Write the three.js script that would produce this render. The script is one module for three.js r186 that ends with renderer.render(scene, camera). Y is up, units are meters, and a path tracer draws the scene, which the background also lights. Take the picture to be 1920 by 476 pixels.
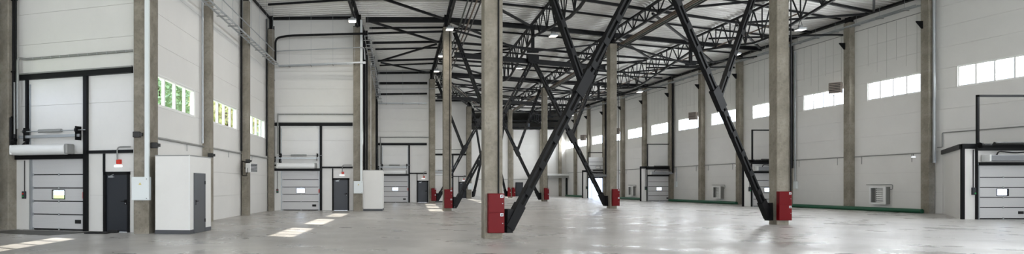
import * as THREE from 'three';
import { mergeGeometries, toCreasedNormals } from 'three/addons/utils/BufferGeometryUtils.js';
import { RoundedBoxGeometry } from 'three/addons/geometries/RoundedBoxGeometry.js';
import { RectAreaLightUniformsLib } from 'three/addons/lights/RectAreaLightUniformsLib.js';

// ---------------------------------------------------------------- camera, sky, sun, exposure
RectAreaLightUniformsLib.init();
const scene = new THREE.Scene();
const EYE = 1.65;
const camera = new THREE.PerspectiveCamera(2 * Math.atan(348 / 1200) * 180 / Math.PI, 2460 / 696, 0.1, 600);
camera.position.set(0, EYE, 0);
camera.lookAt(0, EYE, -10);
camera.setViewOffset(2460, 696, 540, 0, 1920, 476);   // shifted lens, level camera
camera.updateProjectionMatrix();
scene.add(camera);

const renderer = new THREE.WebGLRenderer({ antialias: true });
renderer.toneMapping = THREE.LinearToneMapping;
renderer.toneMappingExposure = 1.22;
renderer.shadowMap.enabled = true;

scene.background = new THREE.Color().setRGB(2.7, 3.2, 4.1);
const sun = new THREE.DirectionalLight(new THREE.Color(1.0, 0.93, 0.82), 9);
sun.position.set(-48, 54, -28);
sun.target.position.set(5, 0, 2);
sun.castShadow = true;
sun.shadow.radius = 1.5;
Object.assign(sun.shadow.camera, { left: -80, right: 80, top: 80, bottom: -80, near: 1, far: 260 });
sun.shadow.mapSize.set(2048, 2048);
scene.add(sun, sun.target);
const DAY = new THREE.Color(0.93, 0.97, 1.0), DAYLIGHT_RIGHT = 32, DAYLIGHT_LEFT = 0.9;
const LAMP_POWER = 30, LAMP_COLOR = new THREE.Color(1.0, 0.94, 0.86);

// ---------------------------------------------------------------- helpers
let seed = 7;
const rnd = () => { seed = (seed * 1664525 + 1013904223) >>> 0; return seed / 4294967296; };
const taken = {};
function numbered(name) {
  const n = taken[name] = (taken[name] ?? -1) + 1;
  return n ? `${name}_${String(n).padStart(3, '0')}` : name;
}
const V = (x, y, d) => new THREE.Vector3(x, y, -d);           // x to the side, y up, d metres into the hall
const ORD = ['first', 'second', 'third', 'fourth', 'fifth', 'sixth', 'seventh', 'eighth', 'ninth', 'tenth', 'eleventh', 'twelfth', 'thirteenth', 'fourteenth'];

function setUV(g) {                                           // uv in metres, by the main axis of each face
  const g2 = g.index ? g.toNonIndexed() : g;
  const p = g2.attributes.position, uv = new Float32Array(p.count * 2);
  const a = new THREE.Vector3(), b = new THREE.Vector3(), c = new THREE.Vector3(), n = new THREE.Vector3();
  for (let i = 0; i < p.count; i += 3) {
    a.fromBufferAttribute(p, i); b.fromBufferAttribute(p, i + 1); c.fromBufferAttribute(p, i + 2);
    n.copy(b).sub(a).cross(c.clone().sub(a));
    const ax = Math.abs(n.x), ay = Math.abs(n.y), az = Math.abs(n.z);
    [a, b, c].forEach((q, k) => {
      const [u, v] = ax >= ay && ax >= az ? [q.z, q.y] : ay >= az ? [q.x, q.z] : [q.x, q.y];
      uv[(i + k) * 2] = u; uv[(i + k) * 2 + 1] = v;
    });
  }
  g2.setAttribute('uv', new THREE.BufferAttribute(uv, 2));
  return g2;
}
function bx(x0, x1, y0, y1, z0, z1) {
  const g = new THREE.BoxGeometry(Math.abs(x1 - x0), Math.abs(y1 - y0), Math.abs(z1 - z0));
  g.translate((x0 + x1) / 2, (y0 + y1) / 2, (z0 + z1) / 2);
  return setUV(g);
}
function rbx(x0, x1, y0, y1, z0, z1, r = 0.02) {
  const g = new RoundedBoxGeometry(x1 - x0, y1 - y0, z1 - z0, 2, r);
  g.translate((x0 + x1) / 2, (y0 + y1) / 2, (z0 + z1) / 2);
  return setUV(g);
}
function bar(p, q, w, h = w, side = null) {                   // box bar from p to q; side = direction of its width
  const dir = q.clone().sub(p), L = dir.length(); dir.normalize();
  let s = side ? side.clone() : new THREE.Vector3(0, 1, 0).cross(dir);
  if (s.lengthSq() < 1e-6) s.set(1, 0, 0);
  s.addScaledVector(dir, -s.dot(dir)).normalize();
  const t = dir.clone().cross(s).normalize();
  const g = setUV(new THREE.BoxGeometry(w, h, L));
  g.applyMatrix4(new THREE.Matrix4().makeBasis(s, t, dir).setPosition(p.clone().add(q).multiplyScalar(0.5)));
  return g;
}
function pathOf(pts, bend) {
  const path = new THREE.CurvePath();
  let last = pts[0];
  for (let i = 1; i < pts.length; i++) {
    if (i < pts.length - 1 && bend > 0) {
      const inD = pts[i].clone().sub(pts[i - 1]), outD = pts[i + 1].clone().sub(pts[i]);
      const b = Math.min(bend, inD.length() * 0.45, outD.length() * 0.45);
      const a = pts[i].clone().addScaledVector(inD.normalize(), -b), c = pts[i].clone().addScaledVector(outD.normalize(), b);
      path.add(new THREE.LineCurve3(last, a));
      path.add(new THREE.QuadraticBezierCurve3(a, pts[i], c));
      last = c;
    } else { path.add(new THREE.LineCurve3(last, pts[i])); last = pts[i]; }
  }
  return path;
}
function tube(pts, r, bend = 0.15, sides = 8) {
  const rings = [];
  const path = pathOf(pts, bend);
  path.curves.forEach((c, k) => {
    const n = c.isLineCurve3 ? 1 : 4;
    for (let i = k ? 1 : 0; i <= n; i++) rings.push([c.getPoint(i / n), c.getTangent(Math.min(0.999, Math.max(0.001, i / n)))]);
  });
  const pos = [], idx = [];
  let ref = null;
  rings.forEach(([p, t]) => {
    if (!ref) ref = Math.abs(t.y) > 0.9 ? new THREE.Vector3(1, 0, 0) : new THREE.Vector3(0, 1, 0);
    const s = ref.clone().addScaledVector(t, -ref.dot(t)).normalize(), u = t.clone().cross(s);
    ref = s;
    for (let k = 0; k < sides; k++) {
      const a = k / sides * Math.PI * 2, v = p.clone().addScaledVector(s, Math.cos(a) * r).addScaledVector(u, Math.sin(a) * r);
      pos.push(v.x, v.y, v.z);
    }
  });
  for (let i = 0; i + 1 < rings.length; i++) for (let k = 0; k < sides; k++) {
    const a = i * sides + k, b = i * sides + (k + 1) % sides;
    idx.push(a, b, a + sides, b, b + sides, a + sides);
  }
  const last = (rings.length - 1) * sides;
  for (let k = 1; k < sides - 1; k++) { idx.push(0, k + 1, k); idx.push(last, last + k, last + k + 1); }
  const g = new THREE.BufferGeometry();
  g.setAttribute('position', new THREE.Float32BufferAttribute(pos, 3));
  g.setIndex(idx);
  return setUV(toCreasedNormals(g, 0.9));
}
function cyl(r0, r1, h, x, y, z, axis = 'y', sides = 16) {
  const g = new THREE.CylinderGeometry(r0, r1, h, sides);
  if (axis === 'x') g.rotateZ(Math.PI / 2);
  if (axis === 'z') g.rotateX(Math.PI / 2);
  g.translate(x, y, z);
  const n = g.toNonIndexed();
  return n;
}
const fix = g => { const q = g.index ? g.toNonIndexed() : g; for (const k of Object.keys(q.attributes)) if (!['position', 'normal', 'uv'].includes(k)) q.deleteAttribute(k); if (!q.attributes.normal) q.computeVertexNormals(); return q; };
function obj(name, geos, mat, parent) {
  const list = (Array.isArray(geos) ? geos : [geos]).map(fix);
  const m = new THREE.Mesh(list.length > 1 ? mergeGeometries(list) : list[0], mat);
  m.name = parent ? name : numbered(name);
  m.castShadow = m.receiveShadow = true;
  (parent ?? scene).add(m);
  return m;
}
function tag(o, label, category, group) {
  o.userData.label = label; o.userData.category = category;
  if (group) o.userData.group = group;
  return o;
}
function thing(name, label, category, pos = new THREE.Vector3(), turn = 0, group) {
  const o = new THREE.Group(); o.name = numbered(name); o.position.copy(pos); o.rotation.y = turn; scene.add(o);
  return tag(o, label, category, group);
}
function structure(name) { const o = new THREE.Group(); o.name = numbered(name); o.userData.kind = 'structure'; scene.add(o); return o; }
// one wall line in plan: from (ax, ad) to (bx, bd), left to right as seen from inside; local z points into the hall
function line(ax, ad, bx_, bd) {
  const dx = bx_ - ax, dz = -(bd - ad), len = Math.hypot(dx, dz), th = Math.atan2(-dz, dx);
  const X = [Math.cos(th), -Math.sin(th)], Z = [Math.sin(th), Math.cos(th)];
  return { len, th, at: (s, y, z = 0) => new THREE.Vector3(ax + X[0] * s + Z[0] * z, y, -ad + X[1] * s + Z[1] * z) };
}
const onLine = (ln, o, s = 0, y = 0, z = 0) => { o.position.copy(ln.at(s, y, z)); o.rotation.y = ln.th; return o; };

// ---------------------------------------------------------------- textures and materials
function noiseGrid(n, cells, rng) {                          // tileable value noise
  const g = new Float32Array(cells * cells).map(() => rng());
  const out = new Float32Array(n * n);
  const sm = t => t * t * (3 - 2 * t);
  for (let y = 0; y < n; y++) for (let x = 0; x < n; x++) {
    const fx = x / n * cells, fy = y / n * cells, x0 = Math.floor(fx), y0 = Math.floor(fy), tx = sm(fx - x0), ty = sm(fy - y0);
    const x1 = (x0 + 1) % cells, y1 = (y0 + 1) % cells;
    out[y * n + x] = (g[y0 * cells + x0] * (1 - tx) + g[y0 * cells + x1] * tx) * (1 - ty) + (g[y1 * cells + x0] * (1 - tx) + g[y1 * cells + x1] * tx) * ty;
  }
  return out;
}
function fbm(n, cells, oct, fall = 0.55) {
  const out = new Float32Array(n * n); let amp = 1, sum = 0;
  for (let o = 0; o < oct; o++) { const g = noiseGrid(n, Math.min(cells << o, n / 2), rnd); for (let i = 0; i < out.length; i++) out[i] += g[i] * amp; sum += amp; amp *= fall; }
  for (let i = 0; i < out.length; i++) out[i] /= sum;
  return out;
}
function tex(n, f, srgb, metres) {
  const data = new Uint8Array(n * n * 4);
  for (let i = 0; i < n * n; i++) { const c = f(i); data[i * 4] = c[0]; data[i * 4 + 1] = c[1]; data[i * 4 + 2] = c[2]; data[i * 4 + 3] = 255; }
  const t = new THREE.DataTexture(data, n, n);
  t.wrapS = t.wrapT = THREE.RepeatWrapping; t.magFilter = THREE.LinearFilter; t.minFilter = THREE.LinearMipmapLinearFilter; t.generateMipmaps = true;
  if (srgb) t.colorSpace = THREE.SRGBColorSpace;
  t.repeat.set(1 / metres, 1 / metres); t.needsUpdate = true;
  return t;
}
const cl = v => Math.max(0, Math.min(255, v));
const N1 = fbm(1024, 5, 7, 0.62), N2 = fbm(1024, 9, 6, 0.6), N3 = fbm(1024, 3, 8, 0.7), N4 = fbm(512, 4, 6, 0.6), N5 = fbm(512, 24, 4, 0.6);
// trowelled floor: pale cloudy patches, darker scuffs
const floorMap = tex(1024, i => {
  const v = 178 + (N1[i] - 0.5) * 48 + (N2[i] - 0.5) * 50 + (N3[i] - 0.5) * 24;
  return [cl(v + 2), cl(v), cl(v - 3)];
}, true, 21);
const floorRough = tex(1024, i => { const v = cl(84 + (N2[i] - 0.5) * 84 + (N1[i] - 0.5) * 50); return [v, v, v]; }, false, 8.7);
const concMap = tex(512, i => {
  const v = 138 + (N4[i] - 0.5) * 64 + (N5[i] - 0.5) * 34, w = 1 - Math.max(0, N5[i] - 0.6) * 0.7;
  return [cl(v * w), cl((v - 6) * w), cl((v - 18) * w)];
}, true, 2.6);
const concBump = tex(512, i => { const v = cl(128 + (N5[i] - 0.5) * 160); return [v, v, v]; }, false, 1.1);
const panelMap = tex(512, i => { const v = 224 + (N4[i] - 0.5) * 9; return [cl(v), cl(v - 1), cl(v - 4)]; }, true, 5);
const doorMap = tex(256, i => { const y = Math.floor(i / 256); const v = 206 + (y % 16 < 2 ? -16 : 0) + (N5[(i * 3) % N5.length] - 0.5) * 6; return [v, v, v + 1]; }, true, 0.52);
const grassMap = tex(512, i => { const v = N5[i] * 90 + N4[i] * 60; return [cl(50 + v * 0.6), cl(70 + v * 0.75), cl(20 + v * 0.2)]; }, true, 4);

const std = (color, roughness = 0.6, metalness = 0, more = {}) => new THREE.MeshStandardMaterial({ color, roughness, metalness, ...more });
const M = {
  floor: new THREE.MeshPhysicalMaterial({ color: 0xffffff, roughness: 1, map: floorMap, roughnessMap: floorRough, specularIntensity: 0.75 }),
  concrete: std(0xffffff, 0.9, 0, { map: concMap, bumpMap: concBump, bumpScale: 0.004 }),
  panel: std(0xffffff, 0.42, 0, { map: panelMap }),
  core: std(0xc4c3bf, 0.8),
  black: new THREE.MeshPhysicalMaterial({ color: 0x090a0d, roughness: 0.55, specularIntensity: 0.5 }),
  roofSteel: new THREE.MeshPhysicalMaterial({ color: 0x0e0f12, roughness: 0.55, specularIntensity: 0.6 }),
  deck: std(0xe8e7e3, 0.36, 0.12),
  galv: std(0xa9adb0, 0.42, 0.6),
  greyPipe: std(0x8f908e, 0.5, 0.2),
  white: std(0xe6e7e6, 0.45),
  cabinetWhite: std(0xd9dfe0, 0.4),
  frameWhite: std(0xe9e9e6, 0.4),
  door: std(0xffffff, 0.45, 0.05, { map: doorMap }),
  seal: std(0x232427, 0.8),
  steelDoor: std(0x2a2e35, 0.4, 0.15),
  greyDoor: std(0x55585c, 0.32, 0.45),
  red: new THREE.MeshPhysicalMaterial({ color: 0x680009, roughness: 0.45, specularIntensity: 0.35 }),
  redBright: std(0xd6341f, 0.4),
  sticker: std(0xd8dce0, 0.4),
  ink: std(0x30343a, 0.6),
  green: std(0x14573c, 0.4),
  greenLed: std(0x0fa64a, 0.4),
  pipeDark: std(0x2c2c2b, 0.5, 0.2),
  pipeGreen: std(0x3d463c, 0.45, 0.2),
  pipeRust: std(0x6a5848, 0.5, 0.2),
  wire: std(0xbdbdb9, 0.6),
  baseboard: std(0x4b4d51, 0.6),
  rubber: std(0x1c1c1d, 0.9),
  plate: std(0x54534f, 0.6, 0.2),
  glass: new THREE.MeshPhysicalMaterial({ color: 0xffffff, transmission: 1, roughness: 0.02, thickness: 0, ior: 1.45 }),
  glow: std(0xffffff, 0.5, 0, { emissive: new THREE.Color(1.0, 0.93, 0.82), emissiveIntensity: 2.2 }),
  signGlow: std(0xffffff, 0.5, 0, { emissive: new THREE.Color(0.9, 0.95, 1.0), emissiveIntensity: 0.55 }),
  grass: std(0xffffff, 1, 0, { map: grassMap }),
  yard: std(0x9b9a95, 0.95),
  bark: std(0x4a3a2a, 0.95),
  leaf: std(0x9db488, 0.8, 0, { side: THREE.DoubleSide }),
  leafYellow: std(0xcfc98c, 0.8, 0, { side: THREE.DoubleSide }),
  leafPale: std(0xb3c4a0, 0.8, 0, { side: THREE.DoubleSide }),
};

// ---------------------------------------------------------------- plan of the hall
const ROOF = x => 12.82 + 0.010 * (x + 7);                    // underside of the deck
const W0 = line(-16, -14, -14.5, 24.7), A1 = line(-13.35, 24.3, -8.0, 22.5), W1 = line(-8.0, 22.4, -6.5, 42.5);
const B1 = line(-6.45, 42.6, -0.75, 42.6), W2 = line(-0.75, 42.6, 0.72, 62.9), C1 = line(0.72, 62.9, 6.05, 62.9);
const W3 = line(6.05, 62.9, 7.8, 84), D1 = line(7.8, 84, 13.15, 84), W4 = line(13.15, 84, 16.1, 100);
const BACK = line(16.1, 100, 30.92, 100);
const RW = line(30.92, 100, 33.57, 38.4), RW2 = line(33.57, 38.4, 34.4, 32.9), RW3 = line(34.4, 32.9, 34.9, -14), REAR = line(34.9, -14, -16, -14);
const OUT = [[-16, -14], [-14.5, 24.7], [-8.0, 22.45], [-6.5, 42.6], [-0.75, 42.6], [0.72, 62.9], [6.05, 62.9], [7.8, 84], [13.15, 84], [16.1, 100], [16.3, 122], [30.7, 122], [30.92, 100], [33.57, 38.4], [34.4, 32.9], [34.9, -14]];
function grow(outline, k) {                                   // the outline pushed outward by k metres
  const n = outline.length;
  return outline.map((p, i) => {
    const a = outline[(i + n - 1) % n], b = outline[(i + 1) % n];
    const e1 = [p[0] - a[0], p[1] - a[1]], e2 = [b[0] - p[0], b[1] - p[1]], l1 = Math.hypot(...e1), l2 = Math.hypot(...e2);
    const n1 = [-e1[1] / l1, e1[0] / l1], n2 = [-e2[1] / l2, e2[0] / l2], m = [n1[0] + n2[0], n1[1] + n2[1]], f = k / Math.max(0.3, (m[0] * n1[0] + m[1] * n1[1]));
    return [p[0] + m[0] * f, p[1] + m[1] * f];
  });
}
function slab(outline, y0, y1) {
  const sh = new THREE.Shape(outline.map(([x, d]) => new THREE.Vector2(x, d)));
  const g = new THREE.ExtrudeGeometry(sh, { depth: y1 - y0, bevelEnabled: false });
  g.rotateX(-Math.PI / 2); g.translate(0, y0, 0);
  return setUV(g);
}

// floor, roof covering, ground outside
obj('floor', slab(grow(OUT, 0.35), -0.3, 0), M.floor).userData.kind = 'structure';
obj('roof', slab(grow(OUT, 0.25), 13.55, 13.75), M.core).userData.kind = 'structure';
{
  const lawn = obj('lawn', bx(-140, -6, -0.9, -0.55, -150, 60), M.grass); lawn.userData.kind = 'structure';
  const yard = obj('yard', bx(-6, 160, -0.9, -0.56, -150, 60), M.yard); yard.userData.kind = 'structure';
}

// ---------------------------------------------------------------- walls of sandwich panels
const ROWS_L = [0, 1.15, 2.3, 3.48, 4.66, 5.8, 6.95, 8.1, 9.25, 10.4, 11.55, 13.56];
const ROWS_R = [0, 1.25, 2.46, 3.66, 4.9, 6.13, 7.33, 8.5, 9.75, 10.95, 12.15, 13.56];
let windowCount = 0;
function wall(name, ln, rects) {                              // rects: [s0, s1, y0, y1]
  const w = structure(name); onLine(ln, w);
  const cores = [], G = 0.004;
  for (const [s0, s1, y0, y1] of rects) {
    obj('panel', bx(s0 + G, s1 - G, y0 + G, y1 - G, -0.05, 0), M.panel, w);
    cores.push(bx(s0, s1, y0, y1, -0.22, -0.045));
  }
  obj('core', cores, M.core, w);
  return w;
}
function bayRects(s0, s1, rows, hole, gaps = []) {            // hole: [a, b, row]; gaps: [a, b] open below the lobby roofs
  const out = [];
  const cut = [];
  for (const [a, b] of gaps) if (b > s0 && a < s1) cut.push([Math.max(a, s0), Math.min(b, s1)]);
  for (let r = 0; r + 1 < rows.length; r++) {
    if (hole && r === hole[2]) { if (hole[0] > s0) out.push([s0, hole[0], rows[r], rows[r + 1]]); if (hole[1] < s1) out.push([hole[1], s1, rows[r], rows[r + 1]]); }
    else if (cut.length && r < 3) { if (cut[0][0] > s0 + 0.01) out.push([s0, cut[0][0], rows[r], rows[r + 1]]); if (cut[0][1] < s1 - 0.01) out.push([cut[0][1], s1, rows[r], rows[r + 1]]); }
    else out.push([s0, s1, rows[r], rows[r + 1]]);
  }
  return out;
}
function daylight(ln, s0, s1, y0, y1, strength) {             // the sky's light through one opening
  const l = new THREE.RectAreaLight(DAY, strength, s1 - s0 - 0.1, y1 - y0 - 0.1);
  l.position.copy(ln.at((s0 + s1) / 2, (y0 + y1) / 2, -0.26));
  l.lookAt(ln.at((s0 + s1) / 2, (y0 + y1) / 2, 5));
  l.name = 'window_daylight';
  scene.add(l);
}
function windowAt(ln, s0, s1, y0, y1, strength, panes = 4) {
  const w = structure(`window_${++windowCount}`); onLine(ln, w);
  const f = 0.06, zi = -0.01, zo = -0.13;
  obj('window_frame', [bx(s0, s1, y0, y0 + f, zo, zi), bx(s0, s1, y1 - f, y1, zo, zi), bx(s0, s0 + f, y0 + f, y1 - f, zo, zi), bx(s1 - f, s1, y0 + f, y1 - f, zo, zi)], M.frameWhite, w);
  obj('reveal', [bx(s0 - 0.05, s1 + 0.05, y0 - 0.05, y0, -0.04, 0.02), bx(s0 - 0.05, s1 + 0.05, y1, y1 + 0.05, -0.04, 0.02), bx(s0 - 0.05, s0, y0, y1, -0.04, 0.02), bx(s1, s1 + 0.05, y0, y1, -0.04, 0.02)], M.frameWhite, w);
  const step = (s1 - s0) / panes;
  for (let i = 1; i < panes; i++) obj('mullion', bx(s0 + step * i - 0.045, s0 + step * i + 0.045, y0 + f, y1 - f, zo, zi), M.frameWhite, w);
  for (let i = 0; i < panes; i++) {
    const g = new THREE.PlaneGeometry(step - 0.06, y1 - y0 - 2 * f); g.translate(s0 + step * (i + 0.5), (y0 + y1) / 2, -0.07);
    obj('pane', g, M.glass, w);
  }
  daylight(ln, s0, s1, y0, y1, strength);
}
// window walls on the left: s runs from near to far
function windowWall(name, ln, bays, rows, row, strength, gaps) {    // bays: [s0, s1, windowS0, windowS1]
  const rects = [];
  for (const [a, b, p, q] of bays) { rects.push(...bayRects(a, b, rows, p === undefined ? null : [p, q, row], gaps)); }
  wall(name, ln, rects);
  for (const [, , p, q] of bays) if (p !== undefined) windowAt(ln, p, q, rows[row], rows[row + 1], strength);
}
windowWall('wall_left', W0, [[0, 6.4, 1, 5.3], [6.4, 12.8, 7.4, 11.7], [12.8, 19.2, 13.8, 18.1], [19.2, 25.5, 20.2, 24.5], [25.5, 31.8, 26.4, 30.8], [31.8, W0.len, 32.8, 37.1]], ROWS_L, 4, DAYLIGHT_LEFT);
windowWall('wall_left', W1, [[0, 6.9, 1.2, 5.6], [6.9, 13.5, 7.9, 12.2], [13.5, W1.len, 14.6, 18.6]], ROWS_L, 4, DAYLIGHT_LEFT);
windowWall('wall_left', W2, [[0, 6.6, 1.2, 5.5], [6.6, 13.2, 7.6, 12.0], [13.2, W2.len, 14.2, 18.5]], ROWS_L, 4, DAYLIGHT_LEFT);
windowWall('wall_left', W3, [[0, 7, 1.2, 5.6], [7, 14, 8.2, 12.6], [14, W3.len, 15.2, 19.5]], ROWS_L, 4, DAYLIGHT_LEFT);
windowWall('wall_left', W4, [[0, 8, 2, 6.3], [8, W4.len, 9.5, 13.8]], ROWS_L, 4, DAYLIGHT_LEFT);
// right wall: columns at these depths
const RCOL = [38.2, 44.1, 50.1, 56.2, 62.1, 67.9, 73.8, 79.5, 85.0, 90.4, 95.5];
const rs = d => (100 - d) * RW.len / 61.6;
{
  const bays = [];
  const edges = [100, ...RCOL.slice().reverse()];
  for (let i = 0; i + 1 < edges.length; i++) bays.push([rs(edges[i]), rs(edges[i + 1]), rs(edges[i + 1] + 4.55), rs(edges[i + 1] + 0.62)]);
  bays[bays.length - 1][1] = RW.len;
  windowWall('wall_right', RW, bays, ROWS_R, 6, DAYLIGHT_RIGHT, [[rs(55.6), rs(50.8)], [rs(73), rs(68)], [rs(90.0), rs(85.2)]]);
  windowWall('wall_right', RW2, [[0, RW2.len, 1.72, 5.5]], ROWS_R, 6, DAYLIGHT_RIGHT, [[1.05, 9]]);
  windowWall('wall_right', RW3, Array.from({ length: 7 }, (_, i) => [i * 6.7, (i + 1) * 6.7, i * 6.7 + 1.2, i * 6.7 + 5.4]), ROWS_R, 6, DAYLIGHT_RIGHT, [[-1, 1.5]]);
  windowWall('wall_back', BACK, [[0, BACK.len]], ROWS_L.slice(0, 10), 4, 0);
  wall('wall_next_hall', line(16.1, 100, 16.3, 122), [[0, 22, 0, 13.56]]); wall('wall_next_hall', line(16.3, 122, 30.7, 122), [[0, 14.4, 0, 13.56]]); wall('wall_next_hall', line(30.7, 122, 30.92, 100), [[0, 22, 0, 13.56]]);
  windowWall('wall_rear', REAR, Array.from({ length: 7 }, (_, i) => [i * 7.157, (i + 1) * 7.157, i * 7.157 + 1.3, i * 7.157 + 5.6]), ROWS_L, 4, DAYLIGHT_RIGHT, [[8, 11.6], [22.6, 26.2], [37.4, 41]]);  // rear windows are out of view, placed to light surfaces facing the camera
  for (const [a, b] of [[8, 11.6], [22.6, 26.2], [37.4, 41]]) daylight(REAR, a, b, 0.1, 3.4, DAYLIGHT_RIGHT);   // unseen dock openings behind the camera, placed to light the walls facing it
}

// ---------------------------------------------------------------- dock walls on the left, each with a sectional door and a way out
function sectionalDoor(ln, where, s0 = 0.72, s1 = 3.2, open = 0, z0 = -0.06) {
  const t = thing('sectional_door', `white five-panel sectional door ${where}`, 'door'); onLine(ln, t);
  const ys = [0.04, 0.585, 1.075, 1.565, 2.06, 2.68], w = s1 - s0;
  for (let i = 0; i < 5; i++) {
    const y0 = ys[i] + open, y1 = ys[i + 1] + open, wx = [s0 + w * 0.39, s0 + w * 0.61], wy = [y0 + 0.1, y1 - 0.09];
    const parts = i === 2 ? [bx(s0, wx[0], y0 + 0.02, y1 - 0.02, z0 - 0.05, z0), bx(wx[1], s1, y0 + 0.02, y1 - 0.02, z0 - 0.05, z0), bx(wx[0], wx[1], y0 + 0.02, wy[0], z0 - 0.05, z0), bx(wx[0], wx[1], wy[1], y1 - 0.02, z0 - 0.05, z0)] : [bx(s0, s1, y0 + 0.02, y1 - 0.02, z0 - 0.05, z0)];
    const p = obj('door_panel', parts, M.door, t);
    obj('seal', bx(s0, s1, y0 - 0.021, y0 + 0.021, z0 - 0.045, z0 - 0.018), M.seal, p);
    for (const hx of [s0 + 0.02, s0 + w * 0.5, s1 - 0.06]) obj('hinge', bx(hx, hx + 0.06, y0 - 0.05, y0 + 0.05, z0 - 0.001, z0 + 0.02), M.galv, p);
    if (i === 2) {
      const f = 0.03;
      const fr = obj('window_frame', [bx(wx[0] - f, wx[1] + f, wy[0] - f, wy[0], z0 - 0.055, z0 + 0.015), bx(wx[0] - f, wx[1] + f, wy[1], wy[1] + f, z0 - 0.055, z0 + 0.015), bx(wx[0] - f, wx[0], wy[0], wy[1], z0 - 0.055, z0 + 0.015), bx(wx[1], wx[1] + f, wy[0], wy[1], z0 - 0.055, z0 + 0.015)], M.rubber, t);
      const g = new THREE.PlaneGeometry(wx[1] - wx[0], wy[1] - wy[0]); g.translate((wx[0] + wx[1]) / 2, (wy[0] + wy[1]) / 2, z0 - 0.02);
      obj('pane', g, M.glass, t);
    }
    if (i === 0) obj('handle', [rbx(s1 - 0.47, s1 - 0.2, y0 + 0.22, y0 + 0.36, z0, z0 + 0.025, 0.012)], M.rubber, t);
  }
  obj('bottom_seal', bx(s0, s1, open, 0.06 + open, z0 - 0.05, z0 - 0.005), M.rubber, t);
  // guide rails, shaft, spring, drums
  for (const x of [s0 - 0.06, s1 - 0.03]) obj('guide_rail', [bx(x, x + 0.06, 0, 2.7, z0, z0 + 0.09), bx(x, x + 0.06, 2.7, 5.45, 0.005, 0.03)], M.galv, t);
  obj('shaft', cyl(0.018, 0.018, s1 - s0 + 0.5, (s0 + s1) / 2, 3.66, z0 + 0.3, 'x', 10), M.galv, t);
  obj('spring', cyl(0.065, 0.065, 1.05, s0 + w * 0.46, 3.66, z0 + 0.3, 'x', 14), M.greyPipe, t);
  obj('support_rail', bx(s0 - 0.35, s1 - 0.02, 3.42, 3.52, z0 + 0.24, z0 + 0.3), M.galv, t);
  for (const x of [s0 - 0.02, s1 - 0.1]) { obj('cable_drum', cyl(0.11, 0.11, 0.08, x, 3.66, z0 + 0.3, 'x', 16), M.black, t); obj('drum_bracket', bx(x - 0.05, x - 0.03, 3.3, 3.8, 0.005, z0 + 0.36), M.black, t); }
  return t;
}
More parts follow.
